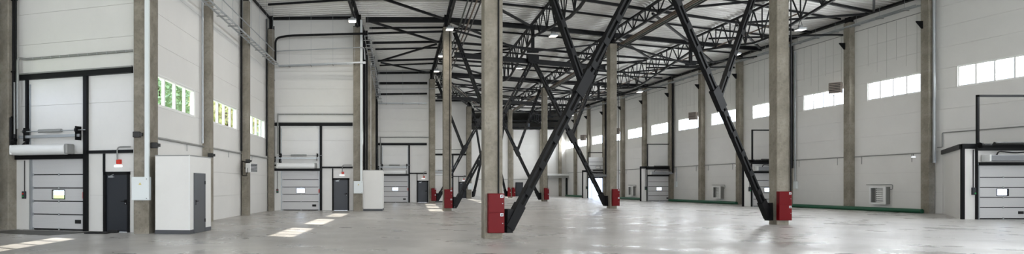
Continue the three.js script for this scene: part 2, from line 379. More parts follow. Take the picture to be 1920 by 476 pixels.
function dockWall(name, ln, where, opts = {}) {
  const L = ln.len, Y = ROWS_L, l0 = opts.from ?? -0.1;
  const rects = [[l0, 0.64, 0, 2.7], [3.4, 4.06, 0, 1.3], [3.4, 4.06, 1.3, 2.8], [4.06, L, 2.15, 2.8], [5.2, L, 0, 2.15],
    [l0, 0.64, 2.7, 4.64], [l0, 0.64, 4.64, 5.72], [0.64, 3.26, 2.7, 4.64], [0.64, 3.26, 4.64, 5.72], [3.26, L, 2.8, 4.64], [3.26, L, 4.64, 5.72], [3.2, 3.4, 0, 2.8]];
  for (let r = 5; r + 1 < Y.length; r++) rects.push([l0, L, r === 5 ? 5.72 : Y[r], Y[r + 1]]);
  wall(name, ln, rects);
  // black steel surround
  const t = thing('door_surround', `black steel framing with header and tall post ${where}`, 'steel frame'); onLine(ln, t);
  obj('top_beam', [bx(0.05, L - 0.27, 5.62, 5.66, 0.004, 0.16), bx(0.05, L - 0.27, 5.66, 5.82, 0.004, 0.1)], M.black, t);
  obj('beam_flashing', bx(0.05, L - 0.27, 5.82, 5.87, 0.004, 0.14), M.greyPipe, t);
  obj('post', bx(3.24, 3.4, 0, 5.62, 0.004, 0.12), M.black, t);
  obj('side_post', bx(0.53, 0.62, 2.8, 5.62, 0.004, 0.1), M.black, t);
  obj('header', bx(0.05, 3.24, 2.63, 2.8, 0.035, 0.13), M.black, t);
  obj('right_header', bx(3.4, L - 0.27, 2.81, 2.92, 0.004, 0.08), M.black, t);
  sectionalDoor(ln, where);
  // way out
  const dr = thing('exit_door', `dark grey steel exit door ${where}`, 'door'); onLine(ln, dr);
  obj('door_frame', [bx(4.06, 4.18, 0, 2.15, -0.06, 0.04), bx(5.1, 5.2, 0, 2.15, -0.06, 0.04), bx(4.06, 5.22, 2.04, 2.15, -0.06, 0.04)], M.black, dr);
  obj('transom_bar', bx(4.06, 4.14, 2.15, 2.8, 0.003, 0.05), M.black, dr);
  obj('door_leaf', bx(4.18, 5.1, 0.01, 2.04, -0.07, -0.01), M.steelDoor, dr);
  obj('lever_handle', [bx(4.96, 5.06, 0.98, 1.16, -0.01, 0.005), tube([new THREE.Vector3(5.0, 1.1, 0), new THREE.Vector3(5.0, 1.1, 0.06), new THREE.Vector3(4.86, 1.1, 0.06)], 0.012, 0.03, 6)], M.black, dr);
  obj('lock', cyl(0.022, 0.022, 0.02, 5.01, 1.02, 0.005, 'z', 10), M.galv, dr);
  obj('door_closer', [bx(4.3, 4.52, 1.94, 2.0, -0.01, 0.05), bar(new THREE.Vector3(4.4, 2.0, 0.06), new THREE.Vector3(4.58, 2.05, 0.1), 0.02)], M.galv, dr);
  // air curtain
  const ac = thing('air_curtain', `long white rounded air curtain heater ${where}`, 'heater'); onLine(ln, ac);
  const prof = new THREE.Shape();
  prof.moveTo(-0.2, -0.16); prof.lineTo(0.02, -0.19); prof.absarc(0.02, 0, 0.19, -Math.PI / 2, Math.PI / 2, false); prof.lineTo(-0.2, 0.16);
  const body = new THREE.ExtrudeGeometry(prof, { depth: 2.45, bevelEnabled: false, curveSegments: 10 });
  body.rotateY(Math.PI / 2); body.scale(1, 1, -1); 
  const bi = body.toNonIndexed(); { const p = bi.attributes.position; for (let i = 0; i < p.count; i += 3) { const q = [p.getX(i + 1), p.getY(i + 1), p.getZ(i + 1)]; p.setXYZ(i + 1, p.getX(i + 2), p.getY(i + 2), p.getZ(i + 2)); p.setXYZ(i + 2, ...q); } }
  bi.computeVertexNormals(); bi.translate(0.5, 2.96, 0.55);
  obj('housing', setUV(bi), M.white, ac);
  obj('grille', bx(0.6, 2.85, 2.765, 2.785, 0.42, 0.6), M.greyPipe, ac);
  obj('end_cap', rbx(2.93, 3.08, 2.78, 3.14, 0.32, 0.72, 0.05), M.greyPipe, ac);
  obj('end_cap', rbx(0.44, 0.53, 2.78, 3.14, 0.34, 0.74, 0.04), M.white, ac);
  for (const x of [0.8, 2.6]) obj('bracket', bx(x, x + 0.05, 2.9, 3.0, 0, 0.36), M.black, ac);
  // hose feeding the air curtain
  const hs = thing('heating_hose', `black looped hose at the air curtain ${where}`, 'pipe'); onLine(ln, hs);
  obj('hose', tube([new THREE.Vector3(0.12, 4.2, 0.36), new THREE.Vector3(0.12, 2.98, 0.36), new THREE.Vector3(0.4, 3.0, 0.28), new THREE.Vector3(0.72, 3.24, 0.28)], 0.045, 0.25, 8), M.rubber, hs);
  obj('valve', [cyl(0.07, 0.07, 0.14, 0.3, 3.5, 0.36, 'y', 10), bx(0.2, 0.36, 3.3, 3.4, 0.29, 0.43), cyl(0.05, 0.05, 0.18, 0.26, 3.24, 0.37, 'x', 10)], M.black, hs);
  obj('riser', tube([new THREE.Vector3(0.3, 3.5, 0.36), new THREE.Vector3(0.3, 5.5, 0.36)], 0.03, 0, 8), M.greyPipe, hs);
  // black risers at the corner
  const rp = thing('corner_riser', `pair of black riser pipes in the corner ${where}`, 'pipe'); onLine(ln, rp);
  for (const x of [0.1, 0.22]) obj('riser_pipe', tube([new THREE.Vector3(x, 2.9, 0.23), new THREE.Vector3(x, 12.2, 0.23)], 0.04, 0, 8), M.black, rp);
  for (const y of [4.2, 5.9, 8.6, 10.8]) obj('pipe_clip', bx(0.03, 0.28, y, y + 0.05, 0.19, 0.28), M.black, rp);
  // insulated conduit over the beam
  const cp = thing('wall_conduit', `grey jacketed pipe running above the black beam ${where}`, 'pipe'); onLine(ln, cp);
  obj('conduit', tube([new THREE.Vector3(0.5, 3.75, 0.4), new THREE.Vector3(0.5, 6.4, 0.4), new THREE.Vector3(0.5, 6.4, 0.07), new THREE.Vector3(L - 0.1, 6.4, 0.07)], 0.045, 0.14, 8), M.greyPipe, cp);
  for (let s = 0.9; s < L - 0.2; s += 0.42) obj('joint_band', tube([new THREE.Vector3(s, 6.4, 0.07), new THREE.Vector3(s + 0.03, 6.4, 0.07)], 0.051, 0, 8), M.galv, cp);
  // exit light with alarm sounder
  const ex = thing('exit_light', `red alarm box and white lit bar over exit door ${where}`, 'sign'); onLine(ln, ex);
  obj('alarm_box', rbx(4.7, 4.86, 2.42, 2.58, 0.004, 0.12, 0.015), M.redBright, ex);
  obj('light_bar', rbx(4.56, 4.88, 2.31, 2.39, 0.004, 0.07, 0.015), M.signGlow, ex);
  obj('supply_conduit', tube([new THREE.Vector3(4.75, 2.56, 0.11), new THREE.Vector3(4.75, 3.02, 0.12), new THREE.Vector3(L - 0.33, 3.02, 0.12)], 0.025, 0.14, 8), M.greyPipe, ex);
  // push-button station
  const cb = thing('door_control', `narrow dark push button box with green button ${where}`, 'control box'); onLine(ln, cb);
  obj('box', rbx(0.36, 0.5, 1.16, 1.44, 0.004, 0.1, 0.015), M.ink, cb);
  obj('green_button', cyl(0.03, 0.03, 0.02, 0.43, 1.25, 0.105, 'z', 10), M.greenLed, cb);
  obj('red_button', cyl(0.03, 0.03, 0.02, 0.43, 1.35, 0.105, 'z', 10), M.redBright, cb);
  obj('cable', tube([new THREE.Vector3(0.43, 1.44, 0.03), new THREE.Vector3(0.43, 2.6, 0.03)], 0.016, 0, 6), M.black, cb);
  const rt = obj('red_marker', rbx(3.165, 3.225, 1.18, 1.42, 0.032, 0.06, 0.008), M.redBright); onLine(ln, rt);
  tag(rt, `small red reflector strip on the door rail ${where}`, 'reflector');
}
dockWall('wall_left', A1, 'in the nearest left dock bay', { from: -1.25 });
dockWall('wall_left', B1, 'in the second left dock bay');
dockWall('wall_left', C1, 'in the third left dock bay');
dockWall('wall_left', D1, 'in the farthest left dock bay');

// ---------------------------------------------------------------- concrete columns
function shaft(w, dp, y0, y1, c = 0.025) {
  const sh = new THREE.Shape();
  const a = w / 2, b = dp / 2;
  sh.moveTo(-a + c, -b); sh.lineTo(a - c, -b); sh.lineTo(a, -b + c); sh.lineTo(a, b - c); sh.lineTo(a - c, b); sh.lineTo(-a + c, b); sh.lineTo(-a, b - c); sh.lineTo(-a, -b + c); sh.closePath();
  const g = new THREE.ExtrudeGeometry(sh, { depth: y1 - y0, bevelEnabled: false }); g.rotateX(-Math.PI / 2); g.translate(0, y0, 0);
  const q = setUV(g), uv = q.attributes.uv, du = rnd() * 9, dv = rnd() * 9;
  for (let i = 0; i < uv.count; i++) uv.setXY(i, uv.getX(i) + du, uv.getY(i) + dv);
  return q;
}
function column(label, x, d, w, dp, top, turn = 0, group) {   // x, d: centre of the front face
  const t = thing('concrete_column', label, 'column', V(x, 0, d + dp / 2), turn, group);
  obj('shaft', shaft(w, dp, 0, top), M.concrete, t);
  const roof = ROOF(x) - 0.1;
  if (roof - top > 0.1) {
    obj('bearing_plate', bx(-w / 2, w / 2, top, top + 0.04, -dp / 2, dp / 2), M.black, t);
    obj('steel_head', [bx(-w * 0.32, w * 0.32, top + 0.04, roof, -0.03, 0.03), bx(-w * 0.32, -w * 0.26, top + 0.04, roof, -0.14, 0.14), bx(w * 0.26, w * 0.32, top + 0.04, roof, -0.14, 0.14)], M.black, t);
  }
  return t;
}
const yawL = A1.th;
column('concrete column at the left edge beside the nearest dock bay', -13.6, 24.0, 0.5, 0.6, 12.0, yawL);
column('big concrete corner column carrying the white cabinet next to the tall booth', -7.8, 22.0, 0.52, 1.0, 12.0);
column('concrete wall column rising behind the tall white booth', -7.32, 29.0, 0.4, 0.5, 11.85);
column('concrete wall column carrying the small fan heater', -6.78, 35.3, 0.4, 0.5, 11.85);
column('slim concrete corner column between the last left window and the second dock bay', -6.33, 41.6, 0.36, 0.5, 11.83);
column('concrete corner column carrying a white cabinet beside the second booth', -0.65, 41.25, 0.6, 0.9, 11.9);
column('concrete wall column just behind the second booth, nearer one', 0.02, 48.5, 0.36, 0.5, 11.9);
column('concrete wall column behind the second booth, farther one', 0.46, 55.0, 0.36, 0.5, 11.9);
column('concrete corner column with red cabinet ending the third dock bay', 6.2, 61.6, 0.55, 0.7, 11.9);
column('pale concrete corner column with white box ending the farthest dock bay', 13.1, 82.8, 0.6, 0.7, 11.9);
column('massive concrete column in the foreground with red cabinet', 3.9, 19.9, 0.58, 0.5, 11.9);
column('slender concrete column with red cabinet left of the foreground column', 5.18, 41.7, 0.54, 0.5, 12.0);
column('large concrete column with red cabinet before the right wall, at the right brace foot', 17.57, 27.1, 0.52, 0.55, 11.9);
column('concrete column with red cabinet in the middle of the right row, at brace foot', 17.8, 46.4, 0.5, 0.68, 11.95);
column('concrete column with red cabinet farther down the right row', 18.55, 67, 0.5, 0.6, 11.9);
column('farthest concrete column of the right row with two small red cabinets', 19.15, 86, 0.5, 0.6, 11.9);
RCOL.forEach((d, i) => {
  const p = RW.at(rs(d), 0, 0.18);
  const t = thing('wall_column', `concrete column on the right wall, ${ORD[i]} from the camera`, 'column', p, RW.th, 'columns along the right wall');
  obj('shaft', shaft(0.56, 0.38, 0, 12.85), M.concrete, t);
  obj('steel_head', [bx(-0.2, 0.2, 12.85, ROOF(p.x), -0.15, 0.15)], M.black, t);
  // bracket under the eaves
  const sh = new THREE.Shape([new THREE.Vector2(0, 0), new THREE.Vector2(0.42, 0), new THREE.Vector2(0.42, -0.06), new THREE.Vector2(0.08, -0.45), new THREE.Vector2(0, -0.45)]);
  const g = new THREE.ExtrudeGeometry(sh, { depth: 0.05, bevelEnabled: false }); g.rotateY(-Math.PI / 2); g.translate(-0.1, 11.5, 0.19);
  obj('bracket', setUV(g), M.black, t);
  if (i % 3 === 2 || i === 0) obj('down_pipe', tube([new THREE.Vector3(0.42, 3, 0.0), new THREE.Vector3(0.42, 12.7, 0.0)], 0.085, 0, 10), i ? M.black : M.galv, t);
});

// ---------------------------------------------------------------- red fire cabinets on the columns
function redCabinet(label, x, d, w = 0.5, h0 = 0.19, h1 = 1.41) {
  const t = thing('fire_cabinet', label, 'cabinet', V(x, 0, d), 0, 'red fire cabinets on the columns');
  obj('body', rbx(-w / 2, w / 2, h0, h1, -0.19, 0, 0.012), M.red, t);
  const mid = (h0 + h1) / 2 + 0.02;
  obj('door', rbx(-w / 2 + 0.015, w / 2 - 0.015, h0 + 0.015, mid - 0.008, 0, 0.016, 0.006), M.red, t);
  obj('door', rbx(-w / 2 + 0.015, w / 2 - 0.015, mid + 0.008, h1 - 0.015, 0, 0.016, 0.006), M.red, t);
  for (const y of [h1 - 0.13, mid - 0.11]) {
    const s = obj('sticker', bx(w / 2 - 0.13, w / 2 - 0.035, y, y + 0.095, 0.016, 0.019), M.sticker, t);
    obj('pictogram', [bx(w / 2 - 0.115, w / 2 - 0.05, y + 0.018, y + 0.035, 0.019, 0.021), bx(w / 2 - 0.1, w / 2 - 0.075, y + 0.035, y + 0.075, 0.019, 0.021), bx(w / 2 - 0.065, w / 2 - 0.05, y + 0.05, y + 0.08, 0.019, 0.021)], M.ink, s);
  }
  for (const y of [h0 + 0.3, mid + 0.28]) { obj('latch', cyl(0.014, 0.014, 0.02, w / 2 - 0.06, y, 0.022, 'z', 10), M.galv, t); obj('hinge', bx(-w / 2, -w / 2 + 0.02, y - 0.04, y + 0.04, 0, 0.022), M.red, t); }
}
redCabinet('red fire cabinet on the massive foreground column', 3.95, 19.7);
redCabinet('red fire cabinet on the slender column left of the foreground one', 5.22, 41.5, 0.52);
redCabinet('red fire cabinet on the corner column of the third dock bay', 6.32, 61.4, 0.46);
redCabinet('red fire cabinet on the large column at the right brace foot', 17.55, 26.9, 0.54);
redCabinet('red fire cabinet on the middle column of the right row', 17.92, 46.2, 0.52);
redCabinet('red fire cabinet on the third column of the right row', 18.66, 66.8, 0.5);
redCabinet('red fire cabinet on the farthest right-row column, left of the two', 18.95, 85.8, 0.42);
redCabinet('red fire cabinet on the farthest right-row column, right of the two', 19.55, 85.8, 0.42);

// dark conduits running up the free columns
[['foreground', 4.05, 19.86], ['slender', 5.32, 41.66], ['right-hand', 17.84, 27.0], ['middle right-row', 18.1, 46.3]].forEach(([n, x, d]) => {
  const o = obj('column_pipe', tube([V(x, 1.41, d), V(x, 11.8, d)], 0.026, 0, 8), M.black);
  tag(o, `thin black pipe running up the ${n} column above its red cabinet`, 'pipe');
});

// ---------------------------------------------------------------- white cabinets and service channels
function whiteCabinet(label, x, d, top) {
  const t = thing('electric_cabinet', label, 'cabinet', V(x, 0, d));
  obj('body', rbx(-0.3, 0.3, 1.15, 1.95, -0.22, 0, 0.012), M.cabinetWhite, t);
  obj('door', rbx(-0.285, 0.285, 1.165, 1.935, 0, 0.018, 0.006), M.cabinetWhite, t);
  for (const y of [1.22, 1.88]) obj('lock', cyl(0.015, 0.015, 0.014, 0.22, y, 0.024, 'z', 8), M.ink, t);
  const wsh = new THREE.Shape([new THREE.Vector2(-0.05, 0), new THREE.Vector2(0.05, 0), new THREE.Vector2(0, 0.085)]);
  const g = new THREE.ExtrudeGeometry(wsh, { depth: 0.003, bevelEnabled: false }); g.translate(0.0, 1.68, 0.018);
  obj('warning_sign', setUV(g), std(0xc9b86a, 0.5), t);
  if (top) obj('cable_channel', bx(0.12, 0.26, 1.95, top, -0.2, -0.08), M.cabinetWhite, t);
}
whiteCabinet('white electrical cabinet on the corner column beside the nearest exit door', -7.76, 21.8, 12.6);
whiteCabinet('white electrical cabinet on the corner column beside the second exit door', -0.62, 41.0, 12.3);
whiteCabinet('small white cabinet on the farthest left corner column', 13.2, 82.6, 0);

// ---------------------------------------------------------------- white booths
function booth(label, pts, h, door) {                         // pts: plan corners (x, d): front left, front right, back right, back left
  const [o0, o1] = pts[0];
  const t = thing('booth', label, 'booth', V(o0, 0, o1));
  const rel = pts.map(([x, d]) => [x - o0, d - o1]);
  const cut = (k, y0, y1) => slab(rel.map(([x, d], i) => { const cx = rel.reduce((a, p) => a + p[0], 0) / 4, cd = rel.reduce((a, p) => a + p[1], 0) / 4; return [cx + (x - cx) * k, cd + (d - cd) * k]; }), y0, y1);
  obj('walls', cut(1, 0.14, h), M.panel, t);
  obj('skirting', cut(1.012, 0, 0.14), M.baseboard, t);
  obj('roof_edge', cut(1.01, h - 0.02, h + 0.02), M.greyPipe, t);
  const a = rel[1], b = rel[2], L = Math.hypot(b[0] - a[0], b[1] - a[1]), ux = (b[0] - a[0]) / L, ud = (b[1] - a[1]) / L;
  const seam = obj('corner_trim', bar(V(a[0], 0.14, a[1]), V(a[0], h, a[1]), 0.03, 0.03), M.white, t);
  if (door) {
    const at = (s, y, z) => V(a[0] + ux * s + ud * z, y, a[1] + ud * s - ux * z);
    const mk = (s0, s1, y0, y1, z0, z1) => { const g = bx(0, s1 - s0, y0, y1, z0, z1); g.rotateY(Math.atan2(ud, ux)); const p = at(s0, 0, 0); g.translate(p.x, 0, p.z); return g; };
    obj('door_frame', [mk(door[0] - 0.05, door[0], 0, 2.09, 0, 0.03), mk(door[1], door[1] + 0.05, 0, 2.09, 0, 0.03), mk(door[0] - 0.05, door[1] + 0.05, 2.04, 2.09, 0, 0.03)], M.greyDoor, t);
    const leaf = obj('door', mk(door[0], door[1], 0.02, 2.04, 0, 0.025), M.greyDoor, t);
    obj('lever_handle', [mk(door[0] + 0.06, door[0] + 0.11, 0.98, 1.16, 0.025, 0.035), mk(door[0] + 0.07, door[0] + 0.22, 1.1, 1.125, 0.06, 0.08), mk(door[0] + 0.07, door[0] + 0.095, 1.1, 1.125, 0.03, 0.08)], M.black, leaf);
    for (const y of [0.35, 1.7]) obj('hinge', mk(door[1] - 0.03, door[1] + 0.01, y, y + 0.12, 0.025, 0.05), M.black, leaf);
  }
}
booth('tall white booth with a grey steel door beside the nearest corner column', [[-7.28, 21.9], [-6.07, 21.75], [-5.83, 23.75], [-7.3, 23.95]], 2.68, [0.42, 1.36]);
booth('plain white booth in front of the third dock bay', [[-0.3, 41.7], [0.92, 41.7], [1.08, 43.6], [-0.3, 43.6]], 2.66, null);
booth('small white booth half hidden behind the slender column', [[6.55, 63.2], [7.6, 63.2], [7.9, 64.6], [6.55, 64.6]], 2.66, null);

// ---------------------------------------------------------------- chevron braces between the free columns
function battened(p, q, width, side, parent, name) {         // two channels tied with plates
  const dir = q.clone().sub(p), L = dir.length(); dir.normalize();
  const s = side.clone().addScaledVector(dir, -side.dot(dir)).normalize(), off = width * 0.34;
  const ch = [-1, 1].map(k => bar(p.clone().addScaledVector(s, k * off), q.clone().addScaledVector(s, k * off), width * 0.3, 0.16, s));
  const leg = obj(name, ch, M.black, parent);
  const n = Math.max(3, Math.round(L / 1.05));
  for (let i = 0; i <= n; i++) { const c = p.clone().addScaledVector(dir, L * (0.02 + 0.96 * i / n)); obj('batten', bar(c.clone().addScaledVector(dir, -0.13), c.clone().addScaledVector(dir, 0.13), width * 0.92, 0.19, s), M.black, leg); }
}
function chevron(label, l, r, apex, tl, tr) {                 // l, r: feet; apex; tl, tr: column tops
  const t = thing('chevron_brace', label, 'brace');
  const across = r.clone().sub(l).normalize();
  for (const [foot, top, k] of [[l, tl, 1], [r, tr, -1]]) {
    battened(foot, apex, 0.29, across, t, 'leg');
    const node = foot.clone().lerp(apex, 0.475);
    battened(node, top, 0.22, across, t, 'upper_strut');
    const dir = apex.clone().sub(foot).normalize();
    obj('gusset', bar(node.clone().addScaledVector(dir, -0.45), node.clone().addScaledVector(dir, 0.5), 0.42, 0.2, across), M.black, t);
    obj('foot_gusset', [bar(foot.clone().addScaledVector(dir, -0.12), foot.clone().addScaledVector(dir, 0.75), 0.34, 0.22, across), bar(foot.clone().add(new THREE.Vector3(-0.07 * k, -0.25, 0)), foot.clone().add(new THREE.Vector3(-0.05 * k, 0.5, 0)), 0.24, 0.24, across)], M.black, t);
  }
  const ac = across.clone();
  const ca = tl.clone().setY(apex.y + 0.02), cb = tr.clone().setY(apex.y + 0.02);
  obj('collar_beam', [bar(ca, cb, 0.2, 0.05), bar(ca.clone().setY(ca.y - 0.28), cb.clone().setY(cb.y - 0.28), 0.2, 0.05), bar(ca.clone().setY(ca.y - 0.14), cb.clone().setY(cb.y - 0.14), 0.05, 0.26)], M.roofSteel, t);
  obj('apex_plate', bar(apex.clone().addScaledVector(ac, -0.45).setY(apex.y + 0.05), apex.clone().addScaledVector(ac, 0.45).setY(apex.y + 0.05), 0.22, 0.5), M.black, t);
}
chevron('black chevron brace between the foreground column and the large right column', V(4.46, 0.42, 20.15), V(17.03, 0.42, 27.3), V(10.27, 10.2, 23), V(4.42, 11.6, 20.25), V(17.08, 11.6, 27.3));
chevron('black chevron brace between the slender column and the middle right-row column', V(5.72, 0.42, 41.95), V(17.27, 0.42, 46.7), V(11.35, 10.35, 44.1), V(5.68, 11.7, 41.95), V(17.32, 11.7, 46.7));
chevron('black chevron brace from the third dock bay corner to the third right-row column', V(6.76, 0.42, 61.9), V(18.0, 0.42, 67.3), V(12.4, 10.35, 64.3), V(6.7, 11.7, 61.9), V(18.06, 11.7, 67.3));
chevron('farthest black chevron brace before the end wall', V(13.72, 0.42, 83.2), V(18.6, 0.42, 86.3), V(16.1, 10.35, 84.6), V(13.64, 11.7, 83.2), V(18.66, 11.7, 86.3));

// ---------------------------------------------------------------- roof: nodes of the frames (x, depth) at seven lines across the hall
const F = [
  [[-16, -14], [-7, -14], [3, -14], [10, -14], [17.5, -14], [26, -14], [34.9, -14]],
  [[-8.0, 22.4], [-2, 20.9], [3.9, 20.15], [10.3, 23], [17.5, 27.35], [25, 31.6], [34.0, 36]],
  [[-6.45, 42.5], [-0.65, 41.7], [5.2, 41.95], [11.35, 44.1], [17.8, 46.7], [25, 49.6], [33.0, 52.2]],
  [[0.72, 62.9], [0.8, 62.9], [6.2, 62.0], [12.4, 64.3], [18.55, 67.3], [25, 69.4], [32.15, 71.4]],
  [[7.8, 84], [7.9, 84], [13.1, 83.1], [16.1, 84.6], [19.15, 86.3], [25, 87.8], [31.45, 89]],
  [[16.1, 100], [16.2, 100], [16.6, 100], [18, 100], [19.8, 100], [25, 100], [30.92, 100]],
];
const START = { '2,0': [-0.75, 42.6], '3,0': [6.05, 62.9], '3,1': [6.05, 62.9], '4,0': [13.15, 84], '4,1': [13.15, 84], '4,2': [13.3, 84] };   // where the stepped walls begin anew
const node = (k, i, t = 0) => { const a = START[`${k},${i}`] ?? F[k][i], b = F[Math.min(k + 1, 5)][i]; return [a[0] + (b[0] - a[0]) * t, a[1] + (b[1] - a[1]) * t]; };
const NV = (k, i, t, drop) => { const [x, d] = node(k, i, t); return V(x, ROOF(x) - drop, d); };
const NM = (k, i, t, drop) => { const p = NV(k, i, t, drop), [x0] = node(k, 0, t); if (i === 6) p.x -= 0.95; else if (p.x - x0 < 0.6) p.x = x0 + 0.6; return p; };
const short = (a, b, e) => [a.clone().lerp(b, e), b.clone().lerp(a, e)];
const LINES = ['left wall', 'line of the corner columns', 'line of the foreground column', 'middle of the main aisle', 'line of the right-row columns', 'middle of the right aisle', 'right wall'];
const BAYS = ['camera bay', 'first bay in view', 'second bay', 'third bay', 'end bay'];
{
  const roof = structure('ceiling');
  for (let k = 0; k < 5; k++) for (let i = 0; i < 6; i++) {
    const q = [NV(k, i, 0, 0), NV(k, i + 1, 0, 0), NV(k, i, 1, 0), NV(k, i + 1, 1, 0)];
    if (k === 0) { q[0].x -= i === 0 ? 0.3 : 0; }
    if (i === 5) { q[1].x += 0.5; q[3].x += 0.5; }
    if (i === 0) { q[0].x -= 0.5; q[2].x -= 0.5; }
    const depth = q[0].distanceTo(q[2]), n = Math.round(depth / (k === 0 ? 1.2 : 0.44));
    const pos = [], prof = [[0, 0], [0.34, 0], [0.42, 0.17], [0.92, 0.17], [1, 0]];
    let prev = null;
    for (let j = 0; j < n; j++) for (let s = 0; s < prof.length; s++) {
      const t = (j + prof[s][0]) / n, a = q[0].clone().lerp(q[2], t), b = q[1].clone().lerp(q[3], t);
      a.y += prof[s][1]; b.y += prof[s][1];
      if (prev) pos.push(...prev[0].toArray(), ...prev[1].toArray(), ...a.toArray(), ...prev[1].toArray(), ...b.toArray(), ...a.toArray());
      prev = [a, b];
    }
    const g = new THREE.BufferGeometry(); g.setAttribute('position', new THREE.Float32BufferAttribute(pos, 3)); g.computeVertexNormals();
    if (depth > 0.5) obj('deck_sheet', setUV(g), M.deckTwo ?? (M.deckTwo = Object.assign(M.deck.clone(), { side: THREE.DoubleSide })), roof);
  }
}
// trusses
function truss(k, i, belly) {
  const top = NV(k, i, 0, 0.16), end = NV(k, i, 1, 0.16), L = top.distanceTo(end);
  if (L < 4) return;
  const t = thing('roof_truss', `black lattice roof truss above the ${LINES[i]}, ${BAYS[k]}`, 'truss', undefined, 0, 'roof trusses');
  obj('top_chord', bar(top, end, 0.14, 0.14), M.roofSteel, t);
  const n = 10, low = u => { const p = top.clone().lerp(end, u); p.y -= belly ? 0.95 + 1.15 * Math.min(1, 2.2 * Math.min(u, 1 - u)) : 0.82; return p; };
  const bottom = [];
  const us = belly ? [0, 0.4545, 0.5455, 1] : [0, 1];
  for (let j = 0; j + 1 < us.length; j++) bottom.push(bar(low(us[j]), low(us[j + 1]), 0.13, 0.13));
  obj('bottom_chord', bottom, M.roofSteel, t);
  for (let j = 0; j < n; j++) {
    const u0 = j / n, u1 = (j + 1) / n, um = (u0 + u1) / 2;
    obj('web_bar', bar(low(u0), top.clone().lerp(end, um), 0.06, 0.06), M.roofSteel, t);
    obj('web_bar', bar(top.clone().lerp(end, um), low(u1), 0.06, 0.06), M.roofSteel, t);
    if (j) obj('web_post', bar(low(u0), top.clone().lerp(end, u0), 0.055, 0.055), M.roofSteel, t);
  }
}
for (let k = 1; k < 5; k++) { if (k === 1) truss(k, 1, false); truss(k, 2, false); truss(k, 3, true); truss(k, 4, false); truss(k, 5, true); }
// edge beams along the walls
[[V(-8, 12.66, 22.4), V(-6.5, 12.66, 42.4), 'over the first windowed left wall'], [V(-6.5, 12.66, 42.4), V(-0.7, 12.72, 42.4), 'over the second dock bay'], [V(-0.6, 12.68, 42.6), V(0.85, 12.7, 62.7), 'over the wall behind the second booth'],
  [V(0.8, 12.6, 62.6), V(6.1, 12.66, 62.6), 'over the third dock bay'], [V(7.9, 12.7, 83.7), V(13.2, 12.7, 83.7), 'over the farthest dock bay'], [V(33.25, 13.0, 38.4), V(30.75, 12.98, 99.8), 'along the top of the right wall']].forEach(([a, b, w]) => tag(obj('edge_beam', [bar(a, b, 0.3, 0.06), bar(a.clone().setY(a.y + 0.08), b.clone().setY(b.y + 0.08), 0.08, 0.14)], M.black), `black steel edge beam ${w}`, 'beam'));
// transverse ties, three to a bay
let tieCount = 0;
for (let k = 1; k < 5; k++) for (const u of [0, 1 / 3, 2 / 3]) {
  if (k === 1 && u === 0) continue;
  const t = thing('roof_tie', `black cross tie under the roof deck, ${ORD[tieCount++]} line from the camera`, 'beam', undefined, 0, 'cross ties under the roof');
  for (let i = 0; i < 6; i++) {
    const a = NM(k, i, u, u ? 0.36 : 0.3), b = NM(k, i + 1, u, u ? 0.36 : 0.3);
    if (a.distanceTo(b) > 1.5 && (u || i)) obj('tie_member', u ? bar(a, b, 0.13, 0.16) : [bar(a, b, 0.2, 0.06), bar(a.clone().setY(a.y - 0.26), b.clone().setY(b.y - 0.26), 0.2, 0.06), bar(a.clone().setY(a.y - 0.13), b.clone().setY(b.y - 0.13), 0.05, 0.24)], M.roofSteel, t);
  }
}
let purlinCount = 0;
for (let k = 1; k < 5; k++) for (const u of [1 / 6, 1 / 2, 5 / 6]) {
  if (k === 1 && u < 0.4) continue;
  const t = thing('purlin', `thin black purlin under the roof deck, ${ORD[purlinCount++]} line from the camera`, 'beam', undefined, 0, 'purlins under the roof');
  for (let i = 0; i < 6; i++) { const a = NM(k, i, u, 0.1), b = NM(k, i + 1, u, 0.1); if (a.distanceTo(b) > 1.5) obj('purlin_member', bar(a, b, 0.09, 0.12), M.roofSteel, t); }
}
// king posts with sloping ties on the main frames
for (let k = 2; k < 5; k++) for (const [l, m, r, w] of [[2, 3, 4, 'main aisle'], [4, 5, 6, 'right aisle']]) {
  const t = thing('king_post', `black king post and tie rods in the ${w}, ${['', '', 'nearest frame in view', 'second frame', 'last frame before the end wall'][k]}`, 'truss', undefined, 0, 'king posts');
  const low = NV(k, m, 0, 2.1);
  obj('post', bar(NV(k, m, 0, 0.4), low, 0.2, 0.2), M.roofSteel, t);
  obj('tie_rod', bar(low, NM(k, l, 0, 1.0).lerp(low, k === 4 ? 0.22 : 0.07), 0.14, 0.1), M.roofSteel, t);
  obj('tie_rod', bar(low, NM(k, r, 0, 1.0).lerp(low, k === 4 ? 0.22 : 0.07), 0.14, 0.1), M.roofSteel, t);
  obj('node_plate', bar(low.clone().add(new THREE.Vector3(-0.4, 0.05, 0)), low.clone().add(new THREE.Vector3(0.4, 0.05, 0)), 0.12, 0.3), M.roofSteel, t);
}
// zigzag wind bracing below the deck
let zig = 0;
for (let k = 1; k < 4; k++) for (const [i, j, w] of [[1, 2, 'left of the foreground column line'], [2, 3, 'over the left half of the main aisle'], [4, 5, 'over the left half of the right aisle'], [5, 6, 'next to the right wall']]) {
  if (k === 3 && i === 1) continue;
  const t = thing('wind_bracing', `zigzag black roof bracing ${w}, ${BAYS[k]}`, 'bracing', undefined, 0, 'wind bracing under the roof');
  for (let s = 0; s < 3; s++) {
    const flip = (s + zig) % 2, [a, b] = short(NM(k, flip ? j : i, s / 3, 0.44), NM(k, flip ? i : j, (s + 1) / 3, 0.44), 0.06);
    obj('bracing_bar', bar(a, b, 0.13, 0.13), M.roofSteel, t);
  }
}
